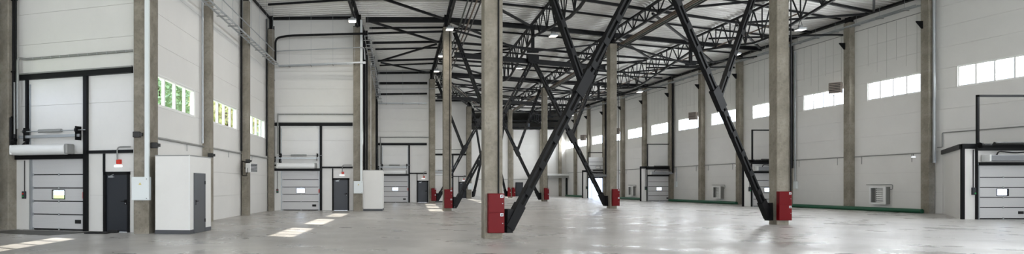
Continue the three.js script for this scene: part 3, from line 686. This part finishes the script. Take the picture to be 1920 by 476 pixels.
// second tie line carried as a round main across the left side
tag(obj('sprinkler_main', tube([V(-5.95, 9.65, 41.15), V(-5.95, 11.15, 41.15), V(-4.95, 11.28, 41.05), V(4.8, 11.5, 40.9)], 0.07, 0.35, 8), M.black), 'black round pipe crossing high in front of the second dock bay', 'pipe');
tag(obj('sprinkler_main', [tube([V(0.95, 10.2, 62.3), V(0.95, 10.55, 62.3), V(5.75, 10.6, 62.2)], 0.09, 0.4, 8), bar(V(2.2, 10.6, 62.27), V(2.2, 10.6, 62.88), 0.03), bar(V(4.6, 10.6, 62.22), V(4.6, 10.6, 62.88), 0.03)], M.black), 'black round pipe crossing above the tray of the third dock bay, lower one', 'pipe');
tag(obj('sprinkler_main', tube([V(0.95, 11.1, 62.2), V(0.95, 11.6, 62.2), V(5.75, 11.6, 62.1)], 0.12, 0.4, 8), M.black), 'thick black pipe crossing above the tray of the third dock bay, upper one', 'pipe');

// pipes running down the hall under the roof
[[0.75, 0.95, 'greenish', M.pipeGreen], [1.0, 0.95, 'dark', M.pipeDark], [1.25, 0.95, 'brownish', M.pipeRust], [1.5, 0.95, 'dark outer', M.pipeDark]].forEach(([dx, dr, w, m]) => {
  const pts = [NV(1, 2, 0.3, dr), NV(2, 2, 0, dr), NV(3, 2, 0, dr), NV(4, 2, 0, dr)].map(p => { p.x += dx; return p; });
  tag(obj('ceiling_pipe', tube(pts, 0.05, 0, 8), m), `${w} ceiling pipe beside the foreground column line`, 'pipe', 'ceiling pipes');
});
[[0.9, 1.0, 'brown', M.pipeRust], [1.12, 1.0, 'dark green', M.pipeGreen], [1.34, 1.0, 'dull black', M.pipeDark], [1.02, 0.8, 'upper brown', M.pipeRust]].forEach(([dx, dr, w, m]) => {
  const pts = [NV(1, 4, 0.2, dr), NV(2, 4, 0, dr), NV(3, 4, 0, dr), NV(4, 4, 0, dr), NV(4, 4, 0.8, dr)].map(p => { p.x += dx; return p; });
  tag(obj('ceiling_pipe', tube(pts, 0.055, 0, 8), m), `${w} ceiling pipe beside the right-row column line`, 'pipe', 'ceiling pipes');
});
tag(obj('ceiling_pipe', tube([NV(1, 5, 0.5, 0.62), NV(2, 5, 0.0, 0.62), NV(3, 5, 0, 0.62), NV(4, 5, 0, 0.62)].map(p => { p.x += 2.2; return p; }), 0.05, 0, 8), M.pipeRust), 'single brown ceiling pipe over the right aisle', 'pipe', 'ceiling pipes');
[[33.3, 44.2, 25, 47], [32.75, 56.3, 25.5, 58.6], [32.2, 68, 25.5, 70]].forEach(([x0, d0, x1, d1], i) => tag(obj('branch_pipe', tube([V(x0 - 0.5, 12.05, d0), V(x0 - 0.9, 12.1, d0 + 0.1), V(x1, 12.45, d1)], 0.07, 0.3, 8), M.black), `black branch pipe sloping to the right wall, ${ORD[i]} from the camera`, 'pipe'));

// ---------------------------------------------------------------- high-bay lamps
function lamp(k, i, u, label) {
  const chord = k === 0 ? 0 : 0.2 + (i === 3 || i === 5 ? 0.95 + 1.15 * Math.min(1, 2.2 * Math.min(u, 1 - u)) : 0.82);
  const drop = k === 0 ? 2.6 : chord + 0.6, rise = drop - chord;
  const p = NV(k, i, u, drop), t = thing('high_bay_lamp', label, 'lamp', p, 0, 'high-bay lamps under the roof');
  obj('housing', [rbx(-0.24, 0.24, 0.02, 0.14, -0.24, 0.24, 0.03), cyl(0.1, 0.14, 0.14, 0, 0.2, 0, 'y', 12)], M.galv, t);
  obj('diffuser', rbx(-0.21, 0.21, 0, 0.03, -0.21, 0.21, 0.01), M.glow, t);
  obj('hanger', [bar(new THREE.Vector3(-0.15, 0.14, 0), new THREE.Vector3(0, rise, 0), 0.02), bar(new THREE.Vector3(0.15, 0.14, 0), new THREE.Vector3(0, rise, 0), 0.02)], M.black, t);
  const l = new THREE.RectAreaLight(LAMP_COLOR, LAMP_POWER * 5, 0.42, 0.42);
  l.position.set(p.x, p.y - 0.03, p.z); l.lookAt(p.x, p.y - 5, p.z); l.name = 'lamp_glow'; l.castShadow = true; scene.add(l);
}
let lampCount = 0;  // several left-line lamps placed to brighten the left walls; camera-bay ones out of view
for (const [k, i, u] of [[0, 2, 0.45], [0, 4, 0.45], [0, 1, 0.75], [0, 3, 0.75], [0, 1, 0.45], [1, 1, 0.3], [1, 3, 0.3], [1, 5, 0.3], [1, 1, 0.5], [1, 3, 0.72], [1, 5, 0.66], [1, 1, 0.8], [1, 2, 0.9], [2, 3, 0.25], [2, 2, 0.3], [2, 5, 0.47], [2, 2, 0.62], [2, 3, 0.75], [3, 2, 0.4], [3, 3, 0.4], [3, 5, 0.5], [3, 4, 0.5], [4, 4, 0.35], [4, 5, 0.3]]) {
  lamp(k, i, u, `square high-bay lamp hanging under the ${LINES[i]}, ${ORD[lampCount % 14]} ${lampCount < 14 ? 'from the camera' : 'of the far ones'}`);
  lampCount++;
}

// ---------------------------------------------------------------- cable ladders
function ladder(label, pts, width, side) {                    // two side rails with rungs
  const t = thing('cable_ladder', label, 'cable tray');
  for (let j = 0; j + 1 < pts.length; j++) {
    const a = pts[j], b = pts[j + 1], dir = b.clone().sub(a), L = dir.length(); dir.normalize();
    const s = side ? side.clone() : new THREE.Vector3(0, 1, 0).cross(dir).normalize();
    for (const k of [-1, 1]) obj('side_rail', bar(a.clone().addScaledVector(s, k * width / 2), b.clone().addScaledVector(s, k * width / 2), 0.03, 0.09), M.galv, t);
    const n = Math.round(L / 0.6);
    for (let i = 0; i <= n; i++) { const c = a.clone().lerp(b, i / n); obj('rung', bar(c.clone().addScaledVector(s, -width / 2), c.clone().addScaledVector(s, width / 2), 0.035, 0.025), M.galv, t); }
    const m = Math.round(L / 1.9);
    for (let i = 0; i <= m; i++) { const c = a.clone().lerp(b, (i + 0.5) / (m + 1)); obj('hanger_rod', bar(c, c.clone().setY(ROOF(c.x)), 0.012), M.galv, t); obj('support_arm', bar(c.clone().addScaledVector(s, -width / 2 - 0.1).setY(c.y - 0.06), c.clone().addScaledVector(s, width / 2 + 0.1).setY(c.y - 0.06), 0.05, 0.04), M.greyPipe, t); }
  }
}
ladder('grey cable ladder along the first windowed left wall', [V(-7.15, 9.55, 23.2), V(-5.88, 9.4, 40.9)], 0.3);
ladder('grey cable ladder above the second dock bay', [V(-5.8, 9.4, 41.5), V(-0.15, 9.55, 41.1)], 0.3);
ladder('grey cable ladder running back beside the second booth', [V(-0.05, 11.1, 40.4), V(0.18, 10.4, 43.3), V(1.15, 9.6, 61.4)], 0.34);
ladder('grey cable ladder above the third dock bay', [V(1.0, 9.6, 61.75), V(5.7, 9.6, 61.75)], 0.3);
ladder('grey cable ladder high along the right wall', [V(33.1, 12.5, 38.5), V(30.5, 12.45, 99.5)], 0.34);
tag(obj('tray_pipe', tube([V(-5.95, 10.32, 41.3), V(-0.25, 10.5, 40.9), V(-0.2, 9.7, 40.9)], 0.03, 0.15, 8), M.galv), 'thin grey conduit above the tray of the second dock bay', 'pipe');
tag(obj('tray_pipe', tube([V(-7.2, 10.3, 23.2), V(-5.98, 10.25, 40.85)], 0.025, 0, 8), M.galv), 'thin grey conduit above the tray of the windowed left wall', 'pipe');
tag(obj('tray_pipe', tube([V(0.95, 10.95, 61.6), V(6.4, 10.95, 61.3)], 0.02, 0, 8), M.galv), 'thin grey conduit above the tray of the third dock bay', 'pipe');

// ---------------------------------------------------------------- conduits and fittings on the windowed left wall
[[W1, 0.9, W1.len - 0.3, 'first windowed left wall'], [W2, 0.9, 17.0, 'wall behind the second booth']].forEach(([ln, a, b, w]) => {
  const o = thing('wall_conduit', `grey conduit along the ${w} below its windows`, 'pipe'); onLine(ln, o);
  obj('conduit', tube([new THREE.Vector3(a, 3.42, 0.06), new THREE.Vector3(b, 3.42, 0.06)], 0.035, 0, 8), M.greyPipe, o);
  for (const s of [4.5, 10.5, 15.2]) obj('dropper', tube([new THREE.Vector3(s, 3.42, 0.06), new THREE.Vector3(s, 3.1, 0.06)], 0.015, 0, 6), M.greyPipe, o);
});
[[0.75, 'first', M.black, 0.06], [6.3, 'second', M.galv, 0.05], [12.7, 'third', M.black, 0.06], [18.6, 'fourth', M.black, 0.05]].forEach(([q, n, m, rad]) => {
  tag(obj('riser_pipe', tube([W1.at(q, 3.55, 0.12), W1.at(q, 12.3, 0.12)], rad, 0, 8), m), `${m === M.galv ? 'grey' : 'black'} riser pipe at the ${n} column of the windowed left wall`, 'pipe');
});
{ // black pipes left of the pipes behind the second booth
  [[-0.4, 44.0, 'nearer'], [0.52, 60.5, 'farther']].forEach(([x, d, n]) => tag(obj('riser_pipe', [tube([V(x + 0.15, 2.7, d), V(x + 0.15, 12.3, d)], 0.1, 0, 10), tube([V(x + 0.33, 2.7, d), V(x + 0.33, 12.3, d)], 0.06, 0, 10)], M.black), `pair of black riser pipes behind the second booth, ${n} pair`, 'pipe'));
}
function fanHeater(label, p, turn, m, size = 0.6) {
  const t = thing('fan_heater', label, 'heater', p, turn), h = size / 2;
  obj('housing', rbx(-h, h, -h, h, -0.22, 0.18, 0.04), m, t);
  for (let i = 0; i < 6; i++) obj('louvre', bx(-h * 0.85, h * 0.85, -h * 0.8 + i * h * 0.3, -h * 0.8 + i * h * 0.3 + 0.04, 0.18, 0.22), M.black, t);
  obj('bracket', tube([new THREE.Vector3(-h, 0, -0.02), new THREE.Vector3(-h, -h - 0.1, -0.1), new THREE.Vector3(0, -h - 0.12, -0.45)], 0.02, 0.08, 6), M.black, t);
  obj('arm', bar(new THREE.Vector3(0, 0, -0.2), new THREE.Vector3(0, 0, -0.55), 0.06), M.black, t);
}
fanHeater('white square fan heater on the windowed left wall', V(-6.35, 2.62, 34.9), 0.9, M.white, 0.5);
tag(obj('heater_pipe', tube([V(-6.9, 3.0, 35.0), V(-6.75, 2.95, 34.95), V(-6.5, 2.9, 34.9)], 0.025, 0.1, 6), M.black), 'short black pipe feeding the fan heater on the windowed left wall, upper one', 'pipe');
tag(obj('heater_pipe', tube([V(-6.9, 3.0, 35.1), V(-6.9, 2.2, 35.1), V(-6.6, 2.2, 34.95)], 0.025, 0.1, 6), M.black), 'short black pipe feeding the fan heater on the windowed left wall, lower loop', 'pipe');
[0, 1, 4, 7, 9].forEach((c, i) => { if (i === 0) return; const p = RW.at(rs(RCOL[c]) - 0.5, 8.45, 0.75); fanHeater(`brown-grey fan heater hung on the right wall, ${ORD[i - 1]} from the camera`, p, RW.th + 0.7, std(0x8b8078, 0.5), 0.75); });
[[-7.92, 3.3, 21.99, 'front of the nearest corner column'], [-7.42, 2.95, 22.3, 'side of the nearest corner column'], [-7.1, 2.92, 28.95, 'column behind the tall booth'], [-6.6, 2.9, 35.25, 'column with the fan heater']].forEach(([x, y, d, w]) => tag(obj('junction_box', [rbx(x - 0.12, x + 0.12, y, y + 0.2, -d, -d + 0.14, 0.02), bx(x + 0.05, x + 0.2, y + 0.05, y + 0.16, -d + 0.02, -d + 0.12)], M.pipeDark), `small dark junction box on the ${w}`, 'box'));
{ // valve wheels at the left edge
  const t = thing('valve_station', 'black valve wheels and pipe on the column at the left edge', 'valve', V(-13.45, 0, 23.55));
  obj('riser', tube([new THREE.Vector3(-0.28, 0.2, 0), new THREE.Vector3(-0.28, 12, 0)], 0.09, 0, 10), M.black, t);
  obj('riser', tube([new THREE.Vector3(-0.5, 0.2, 0), new THREE.Vector3(-0.5, 12, 0)], 0.09, 0, 10), M.black, t);
  for (const y of [1.5, 2.6]) { const g = new THREE.TorusGeometry(0.14, 0.025, 6, 16); g.translate(-0.2, y, 0.25); obj('hand_wheel', [setUV(g), bx(-0.34, -0.06, y - 0.015, y + 0.015, 0.235, 0.265), bx(-0.215, -0.185, y - 0.14, y + 0.14, 0.235, 0.265), cyl(0.03, 0.03, 0.25, -0.2, y, 0.13, 'z', 8)], M.black, t); }
}
tag(obj('dock_plate', slab([[-13.1, 23.75], [-9.7, 22.6], [-10.6, 21.2], [-13.6, 22.6]], 0, 0.012), M.plate), 'dark steel dock leveller plate in front of the nearest sectional door', 'plate');
tag(obj('floor_mat', [rbx(-9.75, -8.95, 0, 0.05, -22.45, -21.95, 0.02), rbx(-9.1, -8.75, 0, 0.1, -22.55, -22.3, 0.04)], M.rubber), 'crumpled black mat on the floor by the nearest exit door', 'mat');

// ---------------------------------------------------------------- right wall fittings
{
  // green pipe along the foot of the wall
  [[38.2, 50.3], [56.1, 67.5], [73.6, 84.7], [90.6, 98.5]].forEach(([a, b], i) => { const p = RW.at(rs(a), 0.13, 0.53), q = RW.at(rs(b), 0.13, 0.53); tag(obj('green_pipe', tube([p, q], 0.13, 0, 12), M.green), `green pipe lying along the foot of the right wall, ${ORD[i]} run from the camera`, 'pipe', 'green floor pipes'); });
  // horizontal conduit with droppers
  const o = thing('wall_conduit', 'thin grey conduit running the length of the right wall', 'pipe'); onLine(RW, o);
  for (const [a, b] of [[38.6, 50.4], [55.9, 67.6], [73.3, 84.9], [90.3, 99]]) obj('conduit', tube([new THREE.Vector3(rs(b), 3.62, 0.05), new THREE.Vector3(rs(a), 3.62, 0.05)], 0.028, 0, 8), M.greyPipe, o);
  RCOL.forEach((d, i) => { if (i < 9) for (const e of [1.2, 5.0]) obj('dropper', tube([new THREE.Vector3(rs(d + e), 3.62, 0.05), new THREE.Vector3(rs(d + e), 3.1, 0.05)], 0.018, 0, 6), M.greyPipe, o); });
  [[39.3, 'first'], [56.9, 'second'], [80.5, 'third']].forEach(([d, n]) => { const e = thing('exit_light', `small white lit sign under the conduit of the right wall, ${n} from the camera`, 'sign'); onLine(RW, e); obj('light_bar', rbx(rs(d) - 0.12, rs(d) + 0.12, 3.37, 3.46, 0, 0.08, 0.015), M.signGlow, e); obj('hanger', bx(rs(d) - 0.02, rs(d) + 0.02, 3.48, 3.62, 0.03, 0.06), M.greyPipe, e); });
  const eaves = thing('eaves_trim', 'thin dark trim line below the roof along the right wall', 'trim'); onLine(RW, eaves);
  obj('trim_strip', bx(0, RW.len, 12.13, 12.17, 0, 0.025), M.greyPipe, eaves);
  const jb = thing('junction_box', 'white junction box with a riser conduit on the right wall behind the large right column', 'box'); onLine(RW, jb);
  obj('box', rbx(rs(49.4) - 0.16, rs(49.4) + 0.16, 1.4, 2.0, 0.005, 0.18, 0.02), M.cabinetWhite, jb);
  obj('riser', tube([new THREE.Vector3(rs(49.4), 2, 0.14), new THREE.Vector3(rs(49.4), 12, 0.14)], 0.05, 0, 8), M.galv, jb);
  const jc = thing('junction_box', 'grey junction box low on the right wall between its middle columns', 'box'); onLine(RW, jc);
  obj('box', rbx(rs(67.0) - 0.16, rs(67.0) + 0.16, 1.5, 2.1, 0.005, 0.18, 0.02), M.cabinetWhite, jc);
  obj('riser', tube([new THREE.Vector3(rs(67.0), 2.1, 0.07), new THREE.Vector3(rs(67.0), 3.55, 0.07)], 0.04, 0, 8), M.galv, jc);
  const sup = thing('supply_conduit', 'thin conduit stepping along the right wall above the nearest dock door', 'pipe'); onLine(RW2, sup);
  obj('conduit', tube([new THREE.Vector3(0.62, 3.9, 0.05), new THREE.Vector3(0.9, 3.9, 0.05), new THREE.Vector3(0.9, 4.75, 0.05), new THREE.Vector3(5.3, 4.75, 0.05)], 0.03, 0.08, 8), M.greyPipe, sup);
  // hanger wires below the tray
  RCOL.slice(0, 6).forEach((d, i) => { const hw = thing('hanger_wire', `set of thin wires hanging over the window, ${ORD[i]} right bay`, 'wire', undefined, 0, 'wires on the right wall'); onLine(RW, hw); for (let k = 0; k < 6; k++) obj('wire', bx(rs(d + 0.9 + k * 0.72) - 0.006, rs(d + 0.9 + k * 0.72) + 0.006, 8.6 + (k % 3) * 0.5, 12.1, 0.005, 0.013), M.wire, hw); });
  // louvred vents
  [[41.6, 'nearest'], [59.4, 'middle'], [77.0, 'farthest']].forEach(([d, n]) => {
    const v = thing('louvre_vent', `white framed louvre vent low on the right wall, ${n} of three`, 'vent', undefined, 0, 'louvre vents on the right wall'); onLine(RW, v);
    const a = rs(d) - 0.62, b = rs(d) + 0.62, y0 = 0.45, y1 = 1.6;
    obj('vent_frame', [bx(a, b, y0, y0 + 0.1, 0.3, 0.36), bx(a, b, y1 - 0.1, y1, 0.3, 0.36), bx(a, a + 0.1, y0 + 0.1, y1 - 0.1, 0.3, 0.36), bx(b - 0.16, b, y0 + 0.1, y1 - 0.1, 0.3, 0.36)], M.white, v);
    obj('vent_body', [bx(a + 0.02, b - 0.02, y0 + 0.02, y0 + 0.05, 0.005, 0.3), bx(a + 0.02, b - 0.02, y1 - 0.05, y1 - 0.02, 0.005, 0.3), bx(a + 0.02, a + 0.05, y0 + 0.05, y1 - 0.05, 0.005, 0.3), bx(b - 0.05, b - 0.02, y0 + 0.05, y1 - 0.05, 0.005, 0.3)], M.greyPipe, v);
    for (let i = 0; i < 7; i++) { const g = bx(a + 0.42, b - 0.16, -0.005, 0.005, -0.07, 0.07); g.rotateX(0.9); g.translate(0, y0 + 0.17 + i * 0.135, 0.23); obj('slat', g, M.white, v); }
    obj('divider', bx(a + 0.38, a + 0.42, y0 + 0.05, y1 - 0.05, 0.02, 0.3), M.greyPipe, v);
    obj('cable_loop', tube([new THREE.Vector3(a - 0.6, y1 + 0.12, 0.04), new THREE.Vector3(b + 0.2, y1 + 0.12, 0.04), new THREE.Vector3(b + 0.2, y1 - 0.2, 0.04), new THREE.Vector3(b - 0.02, y1 - 0.2, 0.06)], 0.02, 0.1, 6), M.greyPipe, v);
  });
}
// dock lobbies standing out from the right wall
function rightDock(x0, d, xe, where, open, depthBack) {      // front face from x0 to xe at depth d
  const ln = line(x0, d, xe, d), H = 3.66, s0 = 0.78, s1 = 3.24;
  const front = structure('wall_dock'); onLine(ln, front);
  const rects = [[0, s0 - 0.07, 0, H], [s0 - 0.07, s1 + 0.07, 2.72, H]];
  if (xe - x0 > s1 + 0.1) rects.push([s1 + 0.07, xe - x0, 0, H]);
  rects.forEach(r => obj('panel', bx(r[0] + 0.005, r[1] - 0.005, r[2], r[3], -0.08, 0), M.panel, front));
  const back = RW.at(rs(d + depthBack), 0, 0.05), sideLn = line(back.x, -back.z, x0, d), side = structure('wall_dock'); onLine(sideLn, side);
  obj('panel', bx(0, sideLn.len * 0.1, 0, H, -0.08, 0), M.panel, side);
  obj('panel', bx(sideLn.len * 0.1 + 0.06, sideLn.len, 0, H, -0.08, 0), M.panel, side);
  const lid = structure('roof_dock'); obj('slab', slab([[x0, d], [xe, d], [xe, d + depthBack], [back.x, -back.z]], H, H + 0.05), M.black, lid);
  const t = thing('dock_framing', `black edging and lifting frame of the dock lobby ${where}`, 'steel frame'); onLine(ln, t);
  obj('fascia', [bx(-0.05, xe - x0, H - 0.2, H + 0.03, 0.003, 0.07)], M.black, t);
  const fs = obj('side_fascia', bar(sideLn.at(0.3, H - 0.08, 0.055), sideLn.at(sideLn.len - 0.12, H - 0.08, 0.055), 0.08, 0.24), M.black, undefined);
  fs.name = numbered('lobby_fascia'); tag(fs, `black sloping fascia on the side of the dock lobby ${where}`, 'beam');
  obj('corner_post', bx(-0.05, 0.08, 0, H, -0.05, 0.06), M.black, t);
  obj('wall_post', bx(s0 - 0.15, s0 - 0.07, 0, H, 0, 0.08), M.black, t);
  obj('lift_frame', [bx(s0 - 0.1, s0, H, 6.1, -0.02, 0.08), bx(s1, s1 + 0.1, H, 6.1, -0.02, 0.08), bx(s0 - 0.1, s1 + 0.1, 6.0, 6.1, -0.02, 0.08)], M.black, t);
  obj('header', bx(s0 - 0.07, s1 + 0.07, 2.64, 2.8, 0.095, 0.14), M.black, t);
  // door
  const dr = thing('sectional_door', open ? `raised white sectional door above the bright open doorway ${where}` : `closed white five-panel sectional door in the dock lobby ${where}`, 'door'); onLine(ln, dr);
  const ys = [0.04, 0.585, 1.075, 1.565, 2.06, 2.68], z0 = open ? 0.195 : -0.03, w = s1 - s0;
  for (let i = 0; i < 5; i++) {
    const y0 = ys[i] + open, y1 = ys[i + 1] + open, wx = [s0 + w * 0.39, s0 + w * 0.61], wy = [y0 + 0.1, y1 - 0.09];
    const parts = i === 2 ? [bx(s0, wx[0], y0 + 0.02, y1 - 0.02, z0 - 0.05, z0), bx(wx[1], s1, y0 + 0.02, y1 - 0.02, z0 - 0.05, z0), bx(wx[0], wx[1], y0 + 0.02, wy[0], z0 - 0.05, z0), bx(wx[0], wx[1], wy[1], y1 - 0.02, z0 - 0.05, z0)] : [bx(s0, s1, y0 + 0.02, y1 - 0.02, z0 - 0.05, z0)];
    const p = obj('door_panel', parts, M.door, dr);
    obj('seal', bx(s0, s1, y0 - 0.021, y0 + 0.021, z0 - 0.045, z0 - 0.018), M.seal, p);
    for (const hx of [s0 + 0.02, s0 + w * 0.5, s1 - 0.06]) obj('hinge', bx(hx, hx + 0.06, y0 - 0.05, y0 + 0.05, z0 - 0.001, z0 + 0.02), M.galv, p);
    if (i === 2) { const g = new THREE.PlaneGeometry(wx[1] - wx[0], wy[1] - wy[0]); g.translate((wx[0] + wx[1]) / 2, (wy[0] + wy[1]) / 2, z0 - 0.02); obj('pane', g, M.glass, dr); const f = 0.03; obj('window_frame', [bx(wx[0] - f, wx[1] + f, wy[0] - f, wy[0], z0 - 0.055, z0 + 0.015), bx(wx[0] - f, wx[1] + f, wy[1], wy[1] + f, z0 - 0.055, z0 + 0.015), bx(wx[0] - f, wx[0], wy[0], wy[1], z0 - 0.055, z0 + 0.015), bx(wx[1], wx[1] + f, wy[0], wy[1], z0 - 0.055, z0 + 0.015)], M.rubber, dr); }
    if (i === 0) obj('handle', [rbx(s1 - 0.47, s1 - 0.2, y0 + 0.22, y0 + 0.36, z0, z0 + 0.025, 0.012)], M.rubber, dr);
  }
  obj('bottom_seal', bx(s0, s1, open + 0.002, open + 0.06, z0 - 0.05, z0 - 0.005), M.rubber, dr);
  for (const x of [s0 - 0.06, s1]) obj('guide_rail', bx(x, x + 0.06, 0, 2.7, 0, 0.09), M.galv, dr);
  obj('shaft', cyl(0.03, 0.03, w + 0.5, (s0 + s1) / 2, 3.62, 0.26, 'x', 10), M.black, dr);
  obj('spring', cyl(0.08, 0.08, 1.6, s0 + w * 0.55, 3.7, 0.26, 'x', 14), M.pipeDark, dr);
  obj('support_rail', bx(s0 - 0.3, s1, 3.36, 3.48, 0.2, 0.28), M.black, dr);
  for (const x of [s0 - 0.12, s1]) obj('cable_drum', cyl(0.14, 0.14, 0.1, x, 3.62, 0.26, 'x', 14), M.black, dr);
  const ac = thing('air_curtain', `grey boxy air curtain over the dock door ${where}`, 'heater'); onLine(ln, ac);
  const za = open ? 0.22 : 0;
  obj('housing', rbx(s0 + 0.15, s1 - 0.05, 2.84, 3.14, 0.1 + za, 0.5 + za, 0.05), std(0x85878a, 0.45), ac);
  obj('end_cap', rbx(s0 + 0.08, s0 + 0.17, 2.82, 3.16, 0.09 + za, 0.52 + za, 0.03), M.white, ac);
  obj('hose', tube([new THREE.Vector3(s0 + 0.5, 3.1, 0.4), new THREE.Vector3(s0 + 0.6, 3.32, 0.42), new THREE.Vector3(s0 + 1.4, 3.24, 0.42), new THREE.Vector3(s1 - 0.2, 3.3, 0.42)], 0.03, 0.2, 8), M.rubber, ac);
  const cb = thing('door_control', `dark button box by the dock lobby ${where}`, 'control box'); onLine(ln, cb);
  obj('box', rbx(0.44, 0.6, 1.2, 1.56, 0.004, 0.1, 0.015), M.ink, cb);
  obj('green_button', cyl(0.035, 0.035, 0.02, 0.55, 1.28, 0.105, 'z', 10), M.greenLed, cb);
  obj('cable', tube([new THREE.Vector3(0.52, 1.56, 0.03), new THREE.Vector3(0.52, 3.4, 0.03)], 0.018, 0, 6), M.black, cb);
}
rightDock(29.15, 31.4, 34.6, 'at the right edge', 0, 6.0);
rightDock(29.75, 50.8, 32.95, 'behind the large right column', 0, 4.8);
rightDock(28.95, 68, 32.2, 'halfway along the right wall', 0, 5);
rightDock(28.55, 85.2, 31.75, 'near the far right end', 2.75, 4.8);

// ---------------------------------------------------------------- end wall
{
  for (const [y, n] of [[10.55, 'lower'], [11.6, 'upper']]) tag(obj('end_beam', [bar(V(16.6, y, 99.6), V(30.4, y, 99.6), 0.2, 0.05), bar(V(16.6, y + 0.22, 99.6), V(30.4, y + 0.22, 99.6), 0.2, 0.05), bar(V(16.6, y + 0.11, 99.6), V(30.4, y + 0.11, 99.6), 0.05, 0.2)], M.roofSteel), `black steel beam above the end wall, ${n} one`, 'beam');
  const sh = thing('dock_shelter', 'grey door hood with white top in the end wall corner', 'dock shelter', V(28.0, 0, 99.7));
  obj('hood', rbx(-0.2, 3.0, 2.85, 3.2, 0, 1.0, 0.03), M.greyPipe, sh);
  obj('hood_top', rbx(-3.2, 3.2, 3.2, 3.5, 0.2, 0.9, 0.06), M.white, sh);
  obj('door_slab', bx(0, 2.75, 0, 2.85, 0, 0.06), M.panel, sh);
  obj('frame', [bx(2.75, 2.9, 0, 3.2, 0, 0.5), bx(-0.12, 0, 0, 2.9, 0, 0.1), bx(3.05, 3.12, 0, 3.3, 0.2, 0.4)], M.black, sh);
  const d = thing('exit_door', 'small dark exit door in the end wall behind the chevron brace', 'door', V(23.6, 0, 99.9));
  obj('door_leaf', bx(-0.5, 0.5, 0, 2.1, 0, 0.06), M.steelDoor, d);
  obj('door_frame', [bx(-0.58, -0.5, 0, 2.18, 0, 0.09), bx(0.5, 0.58, 0, 2.18, 0, 0.09), bx(-0.58, 0.58, 2.1, 2.18, 0, 0.09)], M.black, d);
  tag(obj('wall_conduit', tube([V(17, 2.65, 99.85), V(25.5, 2.65, 99.85)], 0.04, 0, 8), M.greyPipe), 'thin grey conduit along the end wall', 'pipe');
  [[22.4, 'left'], [27.0, 'middle'], [29.9, 'corner']].forEach(([x, n]) => { const c = thing('end_wall_post', `slim concrete post on the end wall, ${n} one`, 'column', V(x, 0, 99.7)); obj('shaft', shaft(0.45, 0.36, 0, 10.4), M.concrete, c); });
}

// ---------------------------------------------------------------- trees outside the left windows
const TREES = [[-17.4, 53, 14, 0], [-20.2, 68, 16, 2], [-23.6, 84, 19, 2], [-11.3, 51, 13, 1], [-13.2, 63, 14.5, 2], [-15.0, 80, 18, 0], [-12.2, 72, 12.5, 2], [-26.5, 52, 12, 1]];
TREES.forEach(([x, d, h, m], i) => {
  const t = thing('tree', `${['green', 'yellowing', 'pale green'][m]} leafy tree outside, ${['behind the nearest pane of the first left window', 'behind the middle of the first left window', 'behind the far pane of the first left window', 'behind the near half of the second left window', 'behind the far half of the second left window', 'behind the near half of the third left window', 'behind the far half of the third left window', 'beyond the nearest left sectional door'][i]}`, 'tree', V(x, -0.55, d), 0, 'trees outside the windows');
  obj('trunk', tube([new THREE.Vector3(0, 0, 0), new THREE.Vector3(0.15, h * 0.4, 0.1), new THREE.Vector3(0, h * 0.75, 0)], 0.16, 0.5, 7), M.bark, t);
  const pos = [], R = h * 0.2;
  for (let j = 0; j < 4200; j++) {
    const a = rnd() * 6.283, c = rnd() * 2 - 1, r = R * (0.55 + 0.55 * rnd()), s = Math.sqrt(1 - c * c);
    const p = new THREE.Vector3(Math.cos(a) * s * r, h * 0.66 + c * r * 1.5, Math.sin(a) * s * r);
    const u = new THREE.Vector3(rnd() - 0.5, rnd() - 0.5, rnd() - 0.5).normalize().multiplyScalar(0.2), v = new THREE.Vector3(rnd() - 0.5, rnd() - 0.5, rnd() - 0.5).normalize().multiplyScalar(0.3);
    const A = p.clone().add(u), Bq = p.clone().sub(u), C = p.clone().add(v);
    pos.push(...A.toArray(), ...Bq.toArray(), ...C.toArray());
  }
  const g = new THREE.BufferGeometry(); g.setAttribute('position', new THREE.Float32BufferAttribute(pos, 3)); g.computeVertexNormals();
  obj('foliage', setUV(g), [M.leaf, M.leafYellow, M.leafPale][m], t);
});

renderer.render(scene, camera);
